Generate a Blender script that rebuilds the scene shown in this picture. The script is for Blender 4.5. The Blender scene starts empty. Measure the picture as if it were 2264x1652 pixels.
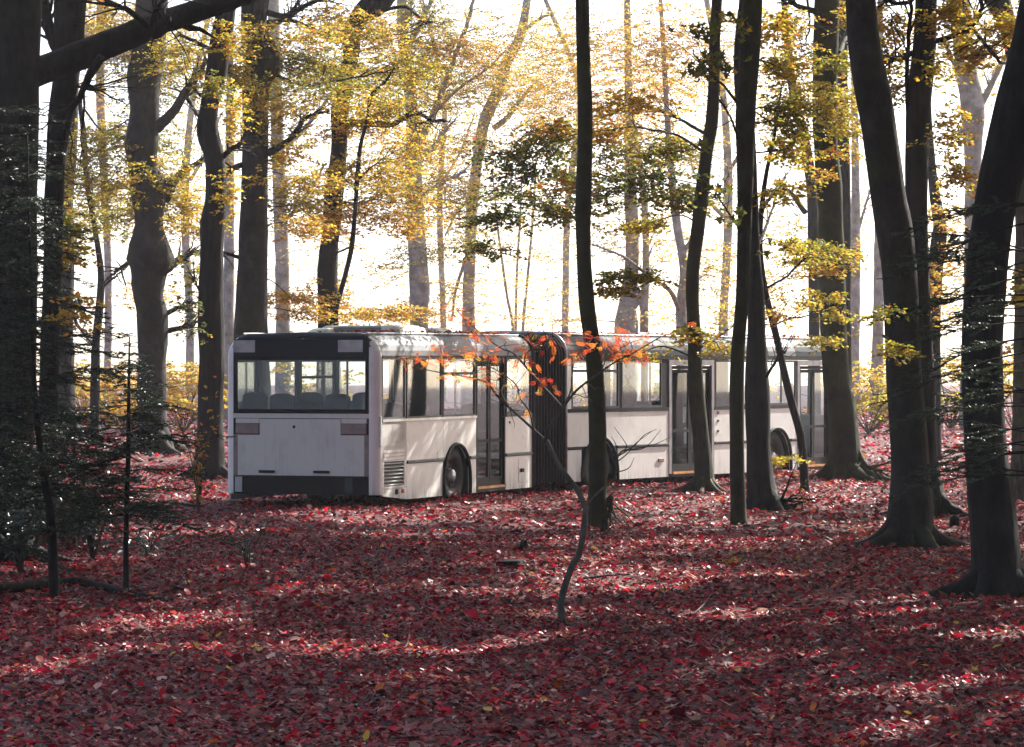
import bpy, bmesh, math, random
import numpy as np
from mathutils import Vector, noise

# ------------------------------------------------------------------ camera, sky, sun, exposure
S = bpy.context.scene
C = S.collection
R = math.radians
FOC = 7800.0          # focal length in pixels of a 2264 px wide picture
CX, HY, EYE = 1132.0, 835.0, 2.0
cam = bpy.data.cameras.new('camera'); camo = bpy.data.objects.new('camera', cam); C.objects.link(camo)
cam.sensor_width = 36.0; cam.lens = 36.0 * FOC / 2264.0
cam.clip_start = 0.1; cam.clip_end = 2000.0
camo.location = (0, 0, EYE); camo.rotation_euler = (R(90) + math.atan(9.0 / FOC), 0, 0)
S.camera = camo

SUN_AZ, SUN_EL = 38.0, 34.0          # degrees right of the view axis, above the horizon
W = bpy.data.worlds.new('World'); S.world = W; W.use_nodes = True
nt = W.node_tree; bg = nt.nodes['Background']
sky = nt.nodes.new('ShaderNodeTexSky'); sky.sky_type = 'NISHITA'; sky.sun_disc = False
sky.sun_elevation = R(SUN_EL); sky.sun_rotation = R(SUN_AZ)
sky.air_density = 0.5; sky.dust_density = 1.8; sky.ozone_density = 0.0
nt.links.new(sky.outputs[0], bg.inputs[0]); bg.inputs[1].default_value = 0.13
sl = bpy.data.lights.new('sun', 'SUN'); so = bpy.data.objects.new('sun', sl); C.objects.link(so)
sl.energy = 5.0; sl.angle = R(0.53); sl.color = (1.0, 0.96, 0.89)
sd = Vector((math.sin(R(SUN_AZ)) * math.cos(R(SUN_EL)), math.cos(R(SUN_AZ)) * math.cos(R(SUN_EL)), math.sin(R(SUN_EL))))
so.rotation_euler = sd.to_track_quat('Z', 'Y').to_euler(); so.location = (30, 40, 40)
S.view_settings.view_transform = 'Standard'; S.view_settings.look = 'None'
S.view_settings.exposure = 1.55; S.view_settings.gamma = 1.0; S.view_settings.use_curve_mapping = False
HAZE = 0.00034
cy = S.cycles
cy.use_denoising = True; cy.max_bounces = 6; cy.diffuse_bounces = 3; cy.glossy_bounces = 2
cy.transmission_bounces = 6; cy.transparent_max_bounces = 12; cy.volume_bounces = 1
cy.sample_clamp_indirect = 6.0; cy.caustics_reflective = False; cy.caustics_refractive = False

rng = np.random.default_rng(7)
random.seed(7)

# ------------------------------------------------------------------ helpers
def at(x, y, d):
    return np.array([(x - CX) / FOC * d, d, EYE - (y - HY) / FOC * d])

_gd = [-50, 50, 54, 60, 70, 90, 110, 150, 250, 700]
_gz = [0.0, 0.0, 0.015, 0.045, 0.11, 0.30, 0.52, 0.85, 1.05, 1.05]
def ground_z(x, y):
    x = np.asarray(x, float); y = np.asarray(y, float)
    z = np.interp(y, _gd, _gz)
    z = z + 0.018 * np.sin(x * 1.3 + 0.7 * y) + 0.015 * np.sin(0.9 * y - 1.7 * x + 1.0) + 0.012 * np.sin(2.9 * x + 1.9 * y)
    return z

def mat(name):
    m = bpy.data.materials.new(name); m.use_nodes = True
    n = m.node_tree.nodes; return m, n, m.node_tree.links, n['Principled BSDF'], n['Material Output']

def simple(name, col, rough=0.5, metal=0.0, spec=0.5, var=0.25, scale=6.0, bump=0.0):
    m, n, l, b, o = mat(name)
    tc = n.new('ShaderNodeTexCoord'); nz = n.new('ShaderNodeTexNoise'); nz.inputs['Scale'].default_value = scale
    nz.inputs['Detail'].default_value = 6; l.new(tc.outputs['Object'], nz.inputs['Vector'])
    r = n.new('ShaderNodeValToRGB'); r.color_ramp.elements[0].position = .3; r.color_ramp.elements[1].position = .7
    r.color_ramp.elements[0].color = tuple(c * (1 - var) for c in col) + (1,)
    r.color_ramp.elements[1].color = tuple(min(1, c * (1 + var)) for c in col) + (1,)
    l.new(nz.outputs['Fac'], r.inputs[0]); l.new(r.outputs[0], b.inputs['Base Color'])
    b.inputs['Roughness'].default_value = rough; b.inputs['Metallic'].default_value = metal
    b.inputs['Specular IOR Level'].default_value = spec
    if bump:
        bp = n.new('ShaderNodeBump'); bp.inputs['Strength'].default_value = bump; bp.inputs['Distance'].default_value = .02
        l.new(nz.outputs['Fac'], bp.inputs['Height']); l.new(bp.outputs[0], b.inputs['Normal'])
    return m

def bark(name, a, b_, moss=None, mossamt=0.5, zs=0.25, scale=9.0):
    m, n, l, b, o = mat(name)
    tc = n.new('ShaderNodeTexCoord'); mp = n.new('ShaderNodeMapping'); mp.inputs['Scale'].default_value = (1, 1, zs)
    l.new(tc.outputs['Object'], mp.inputs['Vector'])
    nz = n.new('ShaderNodeTexNoise'); nz.inputs['Scale'].default_value = scale; nz.inputs['Detail'].default_value = 9
    nz.inputs['Roughness'].default_value = .65; l.new(mp.outputs[0], nz.inputs['Vector'])
    r = n.new('ShaderNodeValToRGB'); r.color_ramp.elements[0].position = .35; r.color_ramp.elements[1].position = .68
    r.color_ramp.elements[0].color = a + (1,); r.color_ramp.elements[1].color = b_ + (1,)
    l.new(nz.outputs['Fac'], r.inputs[0]); col = r.outputs[0]
    if moss:
        n2 = n.new('ShaderNodeTexNoise'); n2.inputs['Scale'].default_value = 1.7; n2.inputs['Detail'].default_value = 5
        l.new(tc.outputs['Object'], n2.inputs['Vector'])
        r2 = n.new('ShaderNodeValToRGB'); r2.color_ramp.elements[0].position = .62 - .3 * mossamt; r2.color_ramp.elements[1].position = .8 - .3 * mossamt
        l.new(n2.outputs['Fac'], r2.inputs[0])
        mx = n.new('ShaderNodeMix'); mx.data_type = 'RGBA'; l.new(r2.outputs[0], mx.inputs['Factor'])
        l.new(col, mx.inputs['A']); mx.inputs['B'].default_value = moss + (1,); col = mx.outputs['Result']
    n3 = n.new('ShaderNodeTexNoise'); n3.inputs['Scale'].default_value = 2.6; n3.inputs['Detail'].default_value = 7; n3.inputs['Roughness'].default_value = .7; l.new(tc.outputs['Object'], n3.inputs['Vector'])
    r3 = n.new('ShaderNodeMapRange'); r3.inputs['From Min'].default_value = .3; r3.inputs['From Max'].default_value = .72; r3.inputs['To Min'].default_value = .45; r3.inputs['To Max'].default_value = 1.9; l.new(n3.outputs['Fac'], r3.inputs['Value'])
    h3 = n.new('ShaderNodeHueSaturation'); l.new(col, h3.inputs['Color']); l.new(r3.outputs[0], h3.inputs['Value']); col = h3.outputs[0]
    l.new(col, b.inputs['Base Color']); b.inputs['Roughness'].default_value = .8; b.inputs['Specular IOR Level'].default_value = .18
    bp = n.new('ShaderNodeBump'); bp.inputs['Strength'].default_value = 1.0; bp.inputs['Distance'].default_value = .05
    l.new(nz.outputs['Fac'], bp.inputs['Height']); l.new(bp.outputs[0], b.inputs['Normal'])
    return m

def leafmat(name, rough=0.45, trans=0.45, spec=0.4, attr='col'):
    m, n, l, b, o = mat(name)
    a = n.new('ShaderNodeAttribute'); a.attribute_name = attr
    geo = n.new('ShaderNodeNewGeometry')
    nz = n.new('ShaderNodeTexNoise'); nz.inputs['Scale'].default_value = 30; l.new(geo.outputs['Position'], nz.inputs['Vector'])
    hs = n.new('ShaderNodeHueSaturation'); l.new(a.outputs['Color'], hs.inputs['Color'])
    mr = n.new('ShaderNodeMapRange'); mr.inputs['To Min'].default_value = .65; mr.inputs['To Max'].default_value = 1.35
    l.new(nz.outputs['Fac'], mr.inputs['Value']); l.new(mr.outputs[0], hs.inputs['Value'])
    l.new(hs.outputs[0], b.inputs['Base Color']); b.inputs['Roughness'].default_value = rough
    b.inputs['Specular IOR Level'].default_value = spec
    t = n.new('ShaderNodeBsdfTranslucent'); l.new(hs.outputs[0], t.inputs['Color'])
    mx = n.new('ShaderNodeMixShader'); mx.inputs[0].default_value = trans
    l.new(b.outputs[0], mx.inputs[1]); l.new(t.outputs[0], mx.inputs[2]); l.new(mx.outputs[0], o.inputs['Surface'])
    return m

M = {}
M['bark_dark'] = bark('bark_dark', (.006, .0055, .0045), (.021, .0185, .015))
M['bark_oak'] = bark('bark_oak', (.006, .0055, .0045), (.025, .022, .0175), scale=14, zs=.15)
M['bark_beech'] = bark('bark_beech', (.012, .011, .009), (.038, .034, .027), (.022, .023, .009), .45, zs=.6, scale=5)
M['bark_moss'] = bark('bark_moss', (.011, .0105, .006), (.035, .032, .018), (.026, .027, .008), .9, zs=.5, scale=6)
M['bark_hazed'] = bark('bark_hazed', (.28, .255, .215), (.39, .36, .305), (.24, .225, .14), .4, zs=.6, scale=5)  # beech bark lightened so its colour imitates haze over far trunks
M['bark_twig'] = bark('bark_twig', (.03, .024, .02), (.08, .06, .05), scale=20)
M['bark_rowan'] = bark('bark_rowan', (.05, .045, .035), (.14, .13, .10), (.06, .07, .03), .5, scale=16)
M['leaf'] = leafmat('leaf', .5, .58, .25)
M['leaf_shiny'] = leafmat('leaf_shiny', .36, .1, .6)
M['litter'] = leafmat('litter', .45, .28, .16)
M['needle'] = leafmat('needle', .4, .25, .3)

class MB:
    def __init__(s): s.v = []; s.f = []
    def add(s, vs, fs):
        o = len(s.v); s.v += [tuple(p) for p in vs]; s.f += [tuple(i + o for i in f) for f in fs]
    def tube(s, pts, rad, sides=8, amp=0.0, lobes=0.0, freq=1.5, cap=True):
        pts = np.asarray(pts, float); n = len(pts); o = len(s.v)
        tan = np.gradient(pts, axis=0); tan /= np.linalg.norm(tan, axis=1)[:, None] + 1e-9
        ref = np.array([0., 1., 0.]) if abs(tan[0][1]) < .9 else np.array([1., 0., 0.])
        for i in range(n):
            t = tan[i]; ref = ref - t * ref.dot(t); ref /= np.linalg.norm(ref) + 1e-9; bi = np.cross(t, ref)
            r = rad[i]; lb = lobes if np.isscalar(lobes) else lobes[i]
            for k in range(sides):
                a = 2 * math.pi * k / sides; q = math.cos(a) * ref + math.sin(a) * bi; rr = r
                if lb: rr *= 1 - lb * .55 * (.5 - .5 * math.cos(5 * a + 1.3 * math.sin(2 * a)))
                if amp:
                    p = pts[i] + q * r
                    rr *= 1 + amp * (noise.noise(Vector((p[0] * freq, p[1] * freq, p[2] * freq))) * 1.6 + .5 * noise.noise(Vector((p[0] * freq * 3, p[1] * freq * 3, p[2] * freq * 3))))
                s.v.append(tuple(pts[i] + q * rr))
        for i in range(n - 1):
            for k in range(sides):
                a = o + i * sides + k; b = o + i * sides + (k + 1) % sides
                s.f.append((a, b, b + sides, a + sides))
        if cap:
            s.f.append(tuple(o + k for k in range(sides))[::-1]); s.f.append(tuple(o + (n - 1) * sides + k for k in range(sides)))
    def build(s, name, m, parent=None, smooth=False, bevel=0.0):
        org = np.array(parent_origin(parent)) if parent is not None else np.zeros(3)
        me = bpy.data.meshes.new(name)
        me.from_pydata([(p[0] - org[0], p[1] - org[1], p[2] - org[2]) for p in s.v], [], s.f)
        bm = bmesh.new(); bm.from_mesh(me); bmesh.ops.recalc_face_normals(bm, faces=bm.faces); bm.to_mesh(me); bm.free()
        me.materials.append(M[m] if isinstance(m, str) else m)
        if smooth: me.polygons.foreach_set('use_smooth', [True] * len(me.polygons))
        ob = bpy.data.objects.new(name, me); C.objects.link(ob)
        if parent is not None: ob.parent = parent
        if bevel:
            bv = ob.modifiers.new('bevel', 'BEVEL'); bv.width = bevel; bv.segments = 2; bv.limit_method = 'ANGLE'
        return ob

def parent_origin(o):
    p = np.zeros(3)
    while o is not None: p = p + np.array(o.location); o = o.parent
    return p

def thing(name, label, cat, loc, group=None):
    o = bpy.data.objects.new(name, None); C.objects.link(o); o.empty_display_size = .2
    o.location = loc; o['label'] = label; o['category'] = cat
    if group: o['group'] = group
    return o

def tag(o, label, cat, group=None, kind=None):
    o['label'] = label; o['category'] = cat
    if group: o['group'] = group
    if kind: o['kind'] = kind
    return o

def np_mesh(name, co, faces, m, parent=None, col=None, smooth=False):
    """co Nx3, faces FxK int array"""
    if parent is not None: co = co - parent_origin(parent)
    me = bpy.data.meshes.new(name); k = faces.shape[1]
    me.vertices.add(len(co)); me.vertices.foreach_set('co', co.astype(np.float32).ravel())
    me.loops.add(faces.size); me.loops.foreach_set('vertex_index', faces.astype(np.int32).ravel())
    me.polygons.add(len(faces)); me.polygons.foreach_set('loop_start', np.arange(0, faces.size, k, dtype=np.int32))
    if smooth: me.polygons.foreach_set('use_smooth', np.ones(len(faces), bool))
    me.update(calc_edges=True)
    if col is not None:
        a = me.color_attributes.new('col', 'FLOAT_COLOR', 'POINT')
        a.data.foreach_set('color', np.concatenate([col, np.ones((len(col), 1))], 1).astype(np.float32).ravel())
    me.materials.append(M[m]); ob = bpy.data.objects.new(name, me); C.objects.link(ob)
    if parent is not None: ob.parent = parent
    return ob

def unit(a): return a / (np.linalg.norm(a, axis=-1, keepdims=True) + 1e-9)

def leaves_geo(p, d, nrm, L, Wd, fold, curl):
    """folded leaf blades: base p, direction d, normal nrm -> verts (6N) quads (2N)"""
    d = unit(d); nrm = unit(nrm - d * (nrm * d).sum(1, keepdims=True)); s = np.cross(d, nrm)
    L = L[:, None]; Wd = Wd[:, None]; fo = fold[:, None]; cu = curl[:, None]
    base = p; tip = p + d * L + nrm * cu * L
    r1 = p + d * L * .33 + s * Wd * .5 + nrm * fo * Wd; l1 = p + d * L * .33 - s * Wd * .5 + nrm * fo * Wd
    r2 = p + d * L * .72 + s * Wd * .36 + nrm * (fo * Wd * .8 + cu * L * .5); l2 = p + d * L * .72 - s * Wd * .36 + nrm * (fo * Wd * .8 + cu * L * .5)
    co = np.stack([base, r1, r2, tip, l2, l1], 1).reshape(-1, 3)
    b = np.arange(len(p))[:, None] * 6
    fa = np.concatenate([b + np.array([[0, 1, 2, 3]]), b + np.array([[0, 3, 4, 5]])], 1).reshape(-1, 4)
    return co, fa

PAL = {
 'gold': [((.66, .42, .05), 4), ((.56, .40, .045), 4), ((.40, .35, .045), 3), ((.60, .26, .04), 1.6), ((.5, .11, .03), .6), ((.26, .27, .035), 3.0)],
 'olive': [((.20, .20, .025), 4), ((.30, .26, .03), 3), ((.12, .14, .02), 3), ((.45, .30, .035), 1.2), ((.5, .15, .03), .4)],
 'dark': [((.10, .13, .03), 4), ((.17, .18, .03), 4), ((.07, .11, .04), 2.5), ((.30, .22, .03), 1.2), ((.5, .2, .04), .6), ((.45, .06, .03), .25)],
 'amber': [((.68, .38, .05), 4), ((.64, .26, .04), 1.8), ((.58, .44, .06), 3.4), ((.36, .34, .045), 2.6), ((.55, .10, .04), .6)],
 'maple': [((.10, .12, .02), 4), ((.16, .17, .02), 3), ((.07, .09, .025), 2), ((.55, .36, .03), .8)],
 'yellow': [((.42, .34, .035), 4), ((.30, .28, .03), 3), ((.55, .40, .04), 3), ((.55, .2, .03), 1.2), ((.18, .19, .025), 1.5)],
 'fire': [((.75, .19, .04), 4), ((.72, .11, .03), 4), ((.75, .27, .05), 2.5), ((.6, .05, .03), 1.5), ((.6, .38, .05), .8)],
}
def colors(pal, n):
    cs = np.array([c for c, w in PAL[pal]]); w = np.array([w for c, w in PAL[pal]], float); w /= w.sum()
    c = cs[rng.choice(len(cs), n, p=w)]
    return np.clip(c * rng.uniform(.8, 1.2, (n, 1)) * rng.uniform(.92, 1.08, (n, 3)), 0, 1)

def catmull(P, n):
    P = np.asarray(P, float)
    if len(P) < 3:
        t = np.linspace(0, 1, n)[:, None]; return P[0] * (1 - t) + P[-1] * t
    Q = np.vstack([2 * P[0] - P[1], P, 2 * P[-1] - P[-2]]); out = []
    per = max(1, int(math.ceil(n / (len(P) - 1))))
    for i in range(len(P) - 1):
        p0, p1, p2, p3 = Q[i:i + 4]
        for k in range(per):
            t = k / per
            out.append(.5 * (2 * p1 + (p2 - p0) * t + (2 * p0 - 5 * p1 + 4 * p2 - p3) * t * t + (3 * p1 - p0 - 3 * p2 + p3) * t ** 3))
    out.append(P[-1]); return np.array(out)

class Leaves:
    flat = False
    def __init__(s): s.p = []; s.d = []; s.n = []; s.L = []; s.W = []; s.c = []; s.fo = []; s.cu = []
    def add(s, p, d, n, L, Wd, c, fo=None, cu=None):
        k = len(p); s.p.append(p); s.d.append(d); s.n.append(n); s.L.append(L); s.W.append(Wd); s.c.append(c)
        s.fo.append(rng.uniform(-.1, .3, k) if fo is None else fo); s.cu.append(rng.uniform(-.35, .15, k) if cu is None else cu)
    def build(s, name, m, parent=None, kind='stuff'):
        if not s.p: return None
        cat = np.concatenate
        co, fa = leaves_geo(cat(s.p), cat(s.d), cat(s.n), cat(s.L), cat(s.W), cat(s.fo), cat(s.cu)); per = 6
        if s.flat:
            q6 = co.reshape(-1, 6, 3); co = np.stack([q6[:, 0], (q6[:, 1] + q6[:, 2]) / 2, q6[:, 3], (q6[:, 4] + q6[:, 5]) / 2], 1).reshape(-1, 3); fa = np.arange(len(co)).reshape(-1, 4); per = 4
        ob = np_mesh(name, co, fa, m, parent, np.repeat(cat(s.c), per, 0))
        if kind: ob['kind'] = kind
        return ob

def spray(lv, tw, c, rx, ry, rd, n, size, pal, droop=.12, attach=None, tiltv=.75):
    """a layered spray of foliage round c: short near-level twigs, leaves alternating along them"""
    n = n * 3.6; size = size * 1.1
    per = 14; k = max(1, int(n / per))
    for _ in range(k):
        q = rng.normal(0, .52, 3); q = np.clip(q, -1, 1)
        p0 = c + q * np.array([rx, rd, ry])
        if attach is not None:
            h = p0 - attach; a = math.atan2(h[1], h[0]) + rng.normal(0, .8)
        else: a = rng.uniform(0, 2 * math.pi)
        ln = rng.uniform(.35, .85) * min(1.3, max(.5, rx))
        dr = np.array([math.cos(a), math.sin(a), rng.normal(-droop, .12)])
        t = np.linspace(0, 1, per); bend = rng.normal(0, .12)
        side = np.array([-dr[1], dr[0], 0])
        pts = p0 + dr * (t * ln)[:, None] + side * (bend * t * t * ln)[:, None] + np.array([0, 0, -1]) * (droop * .6 * t * t * ln)[:, None]
        if tw is not None and rng.random() < .3: tw.tube(pts[::6], np.linspace(.006, .002, len(pts[::6])), 3, cap=False)
        sg = np.where(np.arange(per) % 2 == 0, 1, -1)[:, None]
        d = dr + side * sg * 1.1 + rng.normal(0, .25, (per, 3))
        nr = np.array([0, 0, 1.]) + rng.normal(0, tiltv, (per, 3))
        L = size * rng.uniform(.65, 1.2, per)
        lv.add(pts + rng.normal(0, .02, (per, 3)), d, nr, L, L * rng.uniform(.5, .7, per), colors(pal, per))

# gaps cut in the unseen canopy so the sun reaches chosen spots
GAPS = [(1330, 1262, .8), (1430, 1275, .9), (1510, 1288, .7), (1400, 1300, .7), (390, 1372, .55), (440, 1360, .5), (330, 1392, .45), (40, 1490, .5), (110, 1470, .4), (980, 1125, 1.0), (1050, 1122, 1.0), (1180, 1420, .55), (1110, 1440, .5), (1850, 1110, 1.0), (1720, 1085, 1.0), (2080, 1160, 1.0), (2110, 1085, 1.2), (2060, 1020, 1.5), (2060, 1530, .45), (1960, 1612, .4), (1700, 1272, .6), (1550, 1135, .8), (2230, 1400, .4), (1950, 960, 2.0), (2110, 960, 2.0), (1960, 1030, 1.2), (250, 975, 1.5), (720, 1400, .28), (1690, 1405, .28), (900, 1510, .25), (1490, 1490, .3), (640, 1300, .35), (1230, 1560, .25), (2020, 1360, .3)]
GP = np.array([at(x, y, 15600.0 / (y - HY)) for x, y, r in GAPS]); GR = np.array([r for x, y, r in GAPS])
_g3 = [(x, 780, 28.4, .42) for x in range(940, 1480, 60)] + [(1020, 710, 28.4, .4), (200, 1080, 38, .8), (60, 1080, 36, .6), (330, 1165, 39.5, .5), (545, 1190, 37, .4), (2200, 760, 27, .5), (2150, 900, 27, .45), (285, 900, 33, .5)]
GP = np.concatenate([GP, [at(x, y, d) for x, y, d, r in _g3]]); GR = np.concatenate([GR, [r for x, y, d, r in _g3]]); SDV = np.array(sd)
_gb = [(-1.7 + .368 * u, 54.2 + .93 * u, 1.2) for u in (-.4, 1.2, 2.8, 4.6)] + [(.92 + .511 * u, 60.8 + .86 * u, 1.2) for u in (.8, 2.6, 5.0, 7.5)]
GP = np.concatenate([GP, _gb]); GR = np.concatenate([GR, [1.35] * len(_gb)])
def clear_of_gaps(p):
    keep = np.ones(len(p), bool)
    for g, r in zip(GP, GR):
        v = p - g; t = v @ SDV; keep &= ~((t > 1) & (np.linalg.norm(v - t[:, None] * SDV, axis=1) < r))
    return keep

# ------------------------------------------------------------------ ground
m, n, l, b, o = mat('forest_soil')
tc = n.new('ShaderNodeNewGeometry')
z1 = n.new('ShaderNodeTexNoise'); z1.inputs['Scale'].default_value = 14; z1.inputs['Detail'].default_value = 8; l.new(tc.outputs['Position'], z1.inputs['Vector'])
v1 = n.new('ShaderNodeTexVoronoi'); v1.inputs['Scale'].default_value = 22; l.new(tc.outputs['Position'], v1.inputs['Vector'])
rp = n.new('ShaderNodeValToRGB'); e = rp.color_ramp.elements
e[0].position = .1; e[0].color = (.02, .008, .008, 1); e[1].position = .9; e[1].color = (.30, .035, .03, 1)
e2 = e.new(.45); e2.color = (.09, .012, .016, 1); e3 = e.new(.7); e3.color = (.20, .03, .03, 1)
sp = n.new('ShaderNodeSeparateColor'); l.new(v1.outputs['Color'], sp.inputs[0]); l.new(sp.outputs[0], rp.inputs[0])
mx = n.new('ShaderNodeMix'); mx.data_type = 'RGBA'; mx.blend_type = 'MULTIPLY'; mx.inputs['Factor'].default_value = .7
l.new(rp.outputs[0], mx.inputs['A']); l.new(z1.outputs['Color'], mx.inputs['B']); l.new(mx.outputs['Result'], b.inputs['Base Color'])
b.inputs['Roughness'].default_value = .85
bp = n.new('ShaderNodeBump'); bp.inputs['Strength'].default_value = 1; bp.inputs['Distance'].default_value = .04; l.new(v1.outputs['Distance'], bp.inputs['Height']); l.new(bp.outputs[0], b.inputs['Normal'])
M['soil'] = m
gy = np.concatenate([np.linspace(-25, 15, 14), np.linspace(16, 80, 110), np.linspace(82, 150, 50), np.linspace(156, 430, 30)])
gx = np.concatenate([np.linspace(-190, -26, 24), np.linspace(-25, 25, 90), np.linspace(26, 190, 24)])
GX, GY = np.meshgrid(gx, gy); GZ = ground_z(GX, GY)
co = np.stack([GX, GY, GZ], 2).reshape(-1, 3); nx = len(gx)
ii, jj = np.meshgrid(np.arange(nx - 1), np.arange(len(gy) - 1)); a = (jj * nx + ii).ravel()
floor = np_mesh('forest_floor', co, np.stack([a, a + 1, a + 1 + nx, a + nx], 1), 'soil', smooth=True)
floor['kind'] = 'structure'

# ------------------------------------------------------------------ the bus
class Sec:
    def __init__(s, x, y, z, dx, dy, pitch=0.0):
        L = math.hypot(dx, dy); s.o = np.array([x, y, z]); s.f = np.array([dx / L, dy / L, pitch]); s.l = np.array([-dy / L, dx / L, 0]); s.up = np.array([0, 0, 1.])
    def T(s, u, v, w): return s.o + s.f * u + s.l * v + s.up * w
SR = Sec(-1.716, 54.2, .122, 2.02, 5.1, .006)
SF = Sec(.92, 60.8, .195, 5.17, 8.7, .002)
BW = 2.58
class BB(MB):
    def __init__(s, sec): super().__init__(); s.s = sec
    def box(s, u0, u1, v0, v1, w0, w1):
        q = [s.s.T(u, v, w) for u in (u0, u1) for v in (v0, v1) for w in (w0, w1)]
        s.add(q, [(0, 1, 3, 2), (4, 6, 7, 5), (0, 4, 5, 1), (2, 3, 7, 6), (0, 2, 6, 4), (1, 5, 7, 3)]); return s
    def strip(s, us, bots, tops, v0, v1):
        """a vertical plate v0..v1 whose lower/upper edges follow bots/tops along us"""
        n = len(us); vs = []
        for u, b_, t_ in zip(us, bots, tops): vs += [s.s.T(u, v0, b_), s.s.T(u, v0, t_), s.s.T(u, v1, b_), s.s.T(u, v1, t_)]
        fs = []
        for i in range(n - 1):
            a = i * 4; c = a + 4
            fs += [(a, c, c + 1, a + 1), (a + 2, a + 3, c + 3, c + 2), (a + 1, c + 1, c + 3, a + 3), (a, a + 2, c + 2, c)]
        fs += [(0, 1, 3, 2), (4 * n - 4, 4 * n - 2, 4 * n - 1, 4 * n - 3)]
        s.add(vs, fs); return s
    def rod(s, pts, r, sides=8):
        P = [s.s.T(*p) for p in pts]; s.tube(P, [r] * len(P), sides); return s
    def lathe(s, u, w, prof, seg=28):
        """prof = [(v, radius)...] turned round the across-axis"""
        o = len(s.v)
        for v, r in prof:
            for k in range(seg):
                a = 2 * math.pi * k / seg; s.v.append(tuple(s.s.T(u + r * math.cos(a), v, w + r * math.sin(a))))
        for i in range(len(prof) - 1):
            for k in range(seg):
                a = o + i * seg + k; b = o + i * seg + (k + 1) % seg; s.f.append((a, b, b + seg, a + seg))
        return s

def paint(name, col, rough=.35, dirt=(.16, .14, .11), amt=.55, skirt=True, spec=.5):
    m, n, l, b, o = mat(name); b.inputs['Specular IOR Level'].default_value = spec
    tc = n.new('ShaderNodeTexCoord'); geo = n.new('ShaderNodeNewGeometry')
    sx = n.new('ShaderNodeSeparateXYZ'); l.new(geo.outputs['Position'], sx.inputs[0])
    n1 = n.new('ShaderNodeTexNoise'); n1.inputs['Scale'].default_value = 2.2; n1.inputs['Detail'].default_value = 9; n1.inputs['Roughness'].default_value = .7
    l.new(tc.outputs['Object'], n1.inputs['Vector'])
    mp = n.new('ShaderNodeMapping'); mp.inputs['Scale'].default_value = (9, 9, .7); l.new(tc.outputs['Object'], mp.inputs['Vector'])
    n2 = n.new('ShaderNodeTexNoise'); n2.inputs['Scale'].default_value = 2.5; n2.inputs['Detail'].default_value = 7; l.new(mp.outputs[0], n2.inputs['Vector'])
    r1 = n.new('ShaderNodeValToRGB'); r1.color_ramp.elements[0].position = .5; r1.color_ramp.elements[1].position = .85; l.new(n1.outputs['Fac'], r1.inputs[0])
    r2 = n.new('ShaderNodeValToRGB'); r2.color_ramp.elements[0].position = .55; r2.color_ramp.elements[1].position = .8; l.new(n2.outputs['Fac'], r2.inputs[0])
    ad = n.new('ShaderNodeMath'); ad.operation = 'MULTIPLY_ADD'; ad.inputs[1].default_value = .55; l.new(r1.outputs[0], ad.inputs[0])
    m3 = n.new('ShaderNodeMath'); m3.operation = 'MULTIPLY'; m3.inputs[1].default_value = .35; l.new(r2.outputs[0], m3.inputs[0]); l.new(m3.outputs[0], ad.inputs[2])
    fac = ad.outputs[0]
    if skirt:
        mr = n.new('ShaderNodeMapRange'); mr.inputs['From Min'].default_value = .62; mr.inputs['From Max'].default_value = .12
        l.new(sx.outputs['Z'], mr.inputs['Value'])
        pw = n.new('ShaderNodeMath'); pw.operation = 'POWER'; pw.inputs[1].default_value = 2.2; l.new(mr.outputs[0], pw.inputs[0])
        ml = n.new('ShaderNodeMath'); ml.operation = 'MULTIPLY'; l.new(pw.outputs[0], ml.inputs[0])
        r3 = n.new('ShaderNodeValToRGB'); r3.color_ramp.elements[0].position = .32; r3.color_ramp.elements[1].position = .62; l.new(n2.outputs['Fac'], r3.inputs[0]); l.new(r3.outputs[0], ml.inputs[1])
        a2 = n.new('ShaderNodeMath'); a2.operation = 'ADD'; a2.use_clamp = True; l.new(fac, a2.inputs[0]); l.new(ml.outputs[0], a2.inputs[1]); fac = a2.outputs[0]
    m5 = n.new('ShaderNodeMath'); m5.operation = 'MULTIPLY'; m5.inputs[1].default_value = amt; m5.use_clamp = True; l.new(fac, m5.inputs[0])
    mx = n.new('ShaderNodeMix'); mx.data_type = 'RGBA'; mx.inputs['A'].default_value = col + (1,); mx.inputs['B'].default_value = dirt + (1,); l.new(m5.outputs[0], mx.inputs['Factor'])
    l.new(mx.outputs['Result'], b.inputs['Base Color'])
    rr = n.new('ShaderNodeMapRange'); rr.inputs['To Min'].default_value = rough; rr.inputs['To Max'].default_value = min(1, rough + .4); l.new(fac, rr.inputs['Value']); l.new(rr.outputs[0], b.inputs['Roughness'])
    return m
M['white'] = paint('white_paint', (.83, .815, .77))
M['white_shaded'] = paint('white_paint_shaded', (.67, .64, .57), .6, (.24, .215, .18), .75)  # white darkened to paint in the rear face's shade, grime on top
M['navy'] = paint('navy_paint', (.012, .015, .02), .5, (.05, .05, .05), .35, False, spec=.2)
M['slate'] = paint('slate_panel', (.045, .05, .058), .6, (.09, .09, .085), .4, False, spec=.08)
M['slate_sheen'] = paint('slate_panel_sheen', (.19, .195, .20), .5, (.15, .14, .125), .5, False, spec=.15)  # same panel painted lighter, sky reflection put into the colour
M['cream'] = simple('cream_plastic', (.66, .65, .50), .5)
M['rubber'] = simple('black_rubber', (.011, .011, .011), .65, spec=.18)
M['tyre'] = simple('tyre_rubber', (.02, .019, .018), .75, var=.4, scale=12)
M['trim'] = simple('dark_trim', (.022, .023, .025), .55)
M['alu'] = simple('aluminium_trim', (.42, .42, .42), .35, .6)
M['rim'] = simple('rusty_dark_steel', (.05, .042, .036), .5, .3, var=.5, scale=14)
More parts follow.
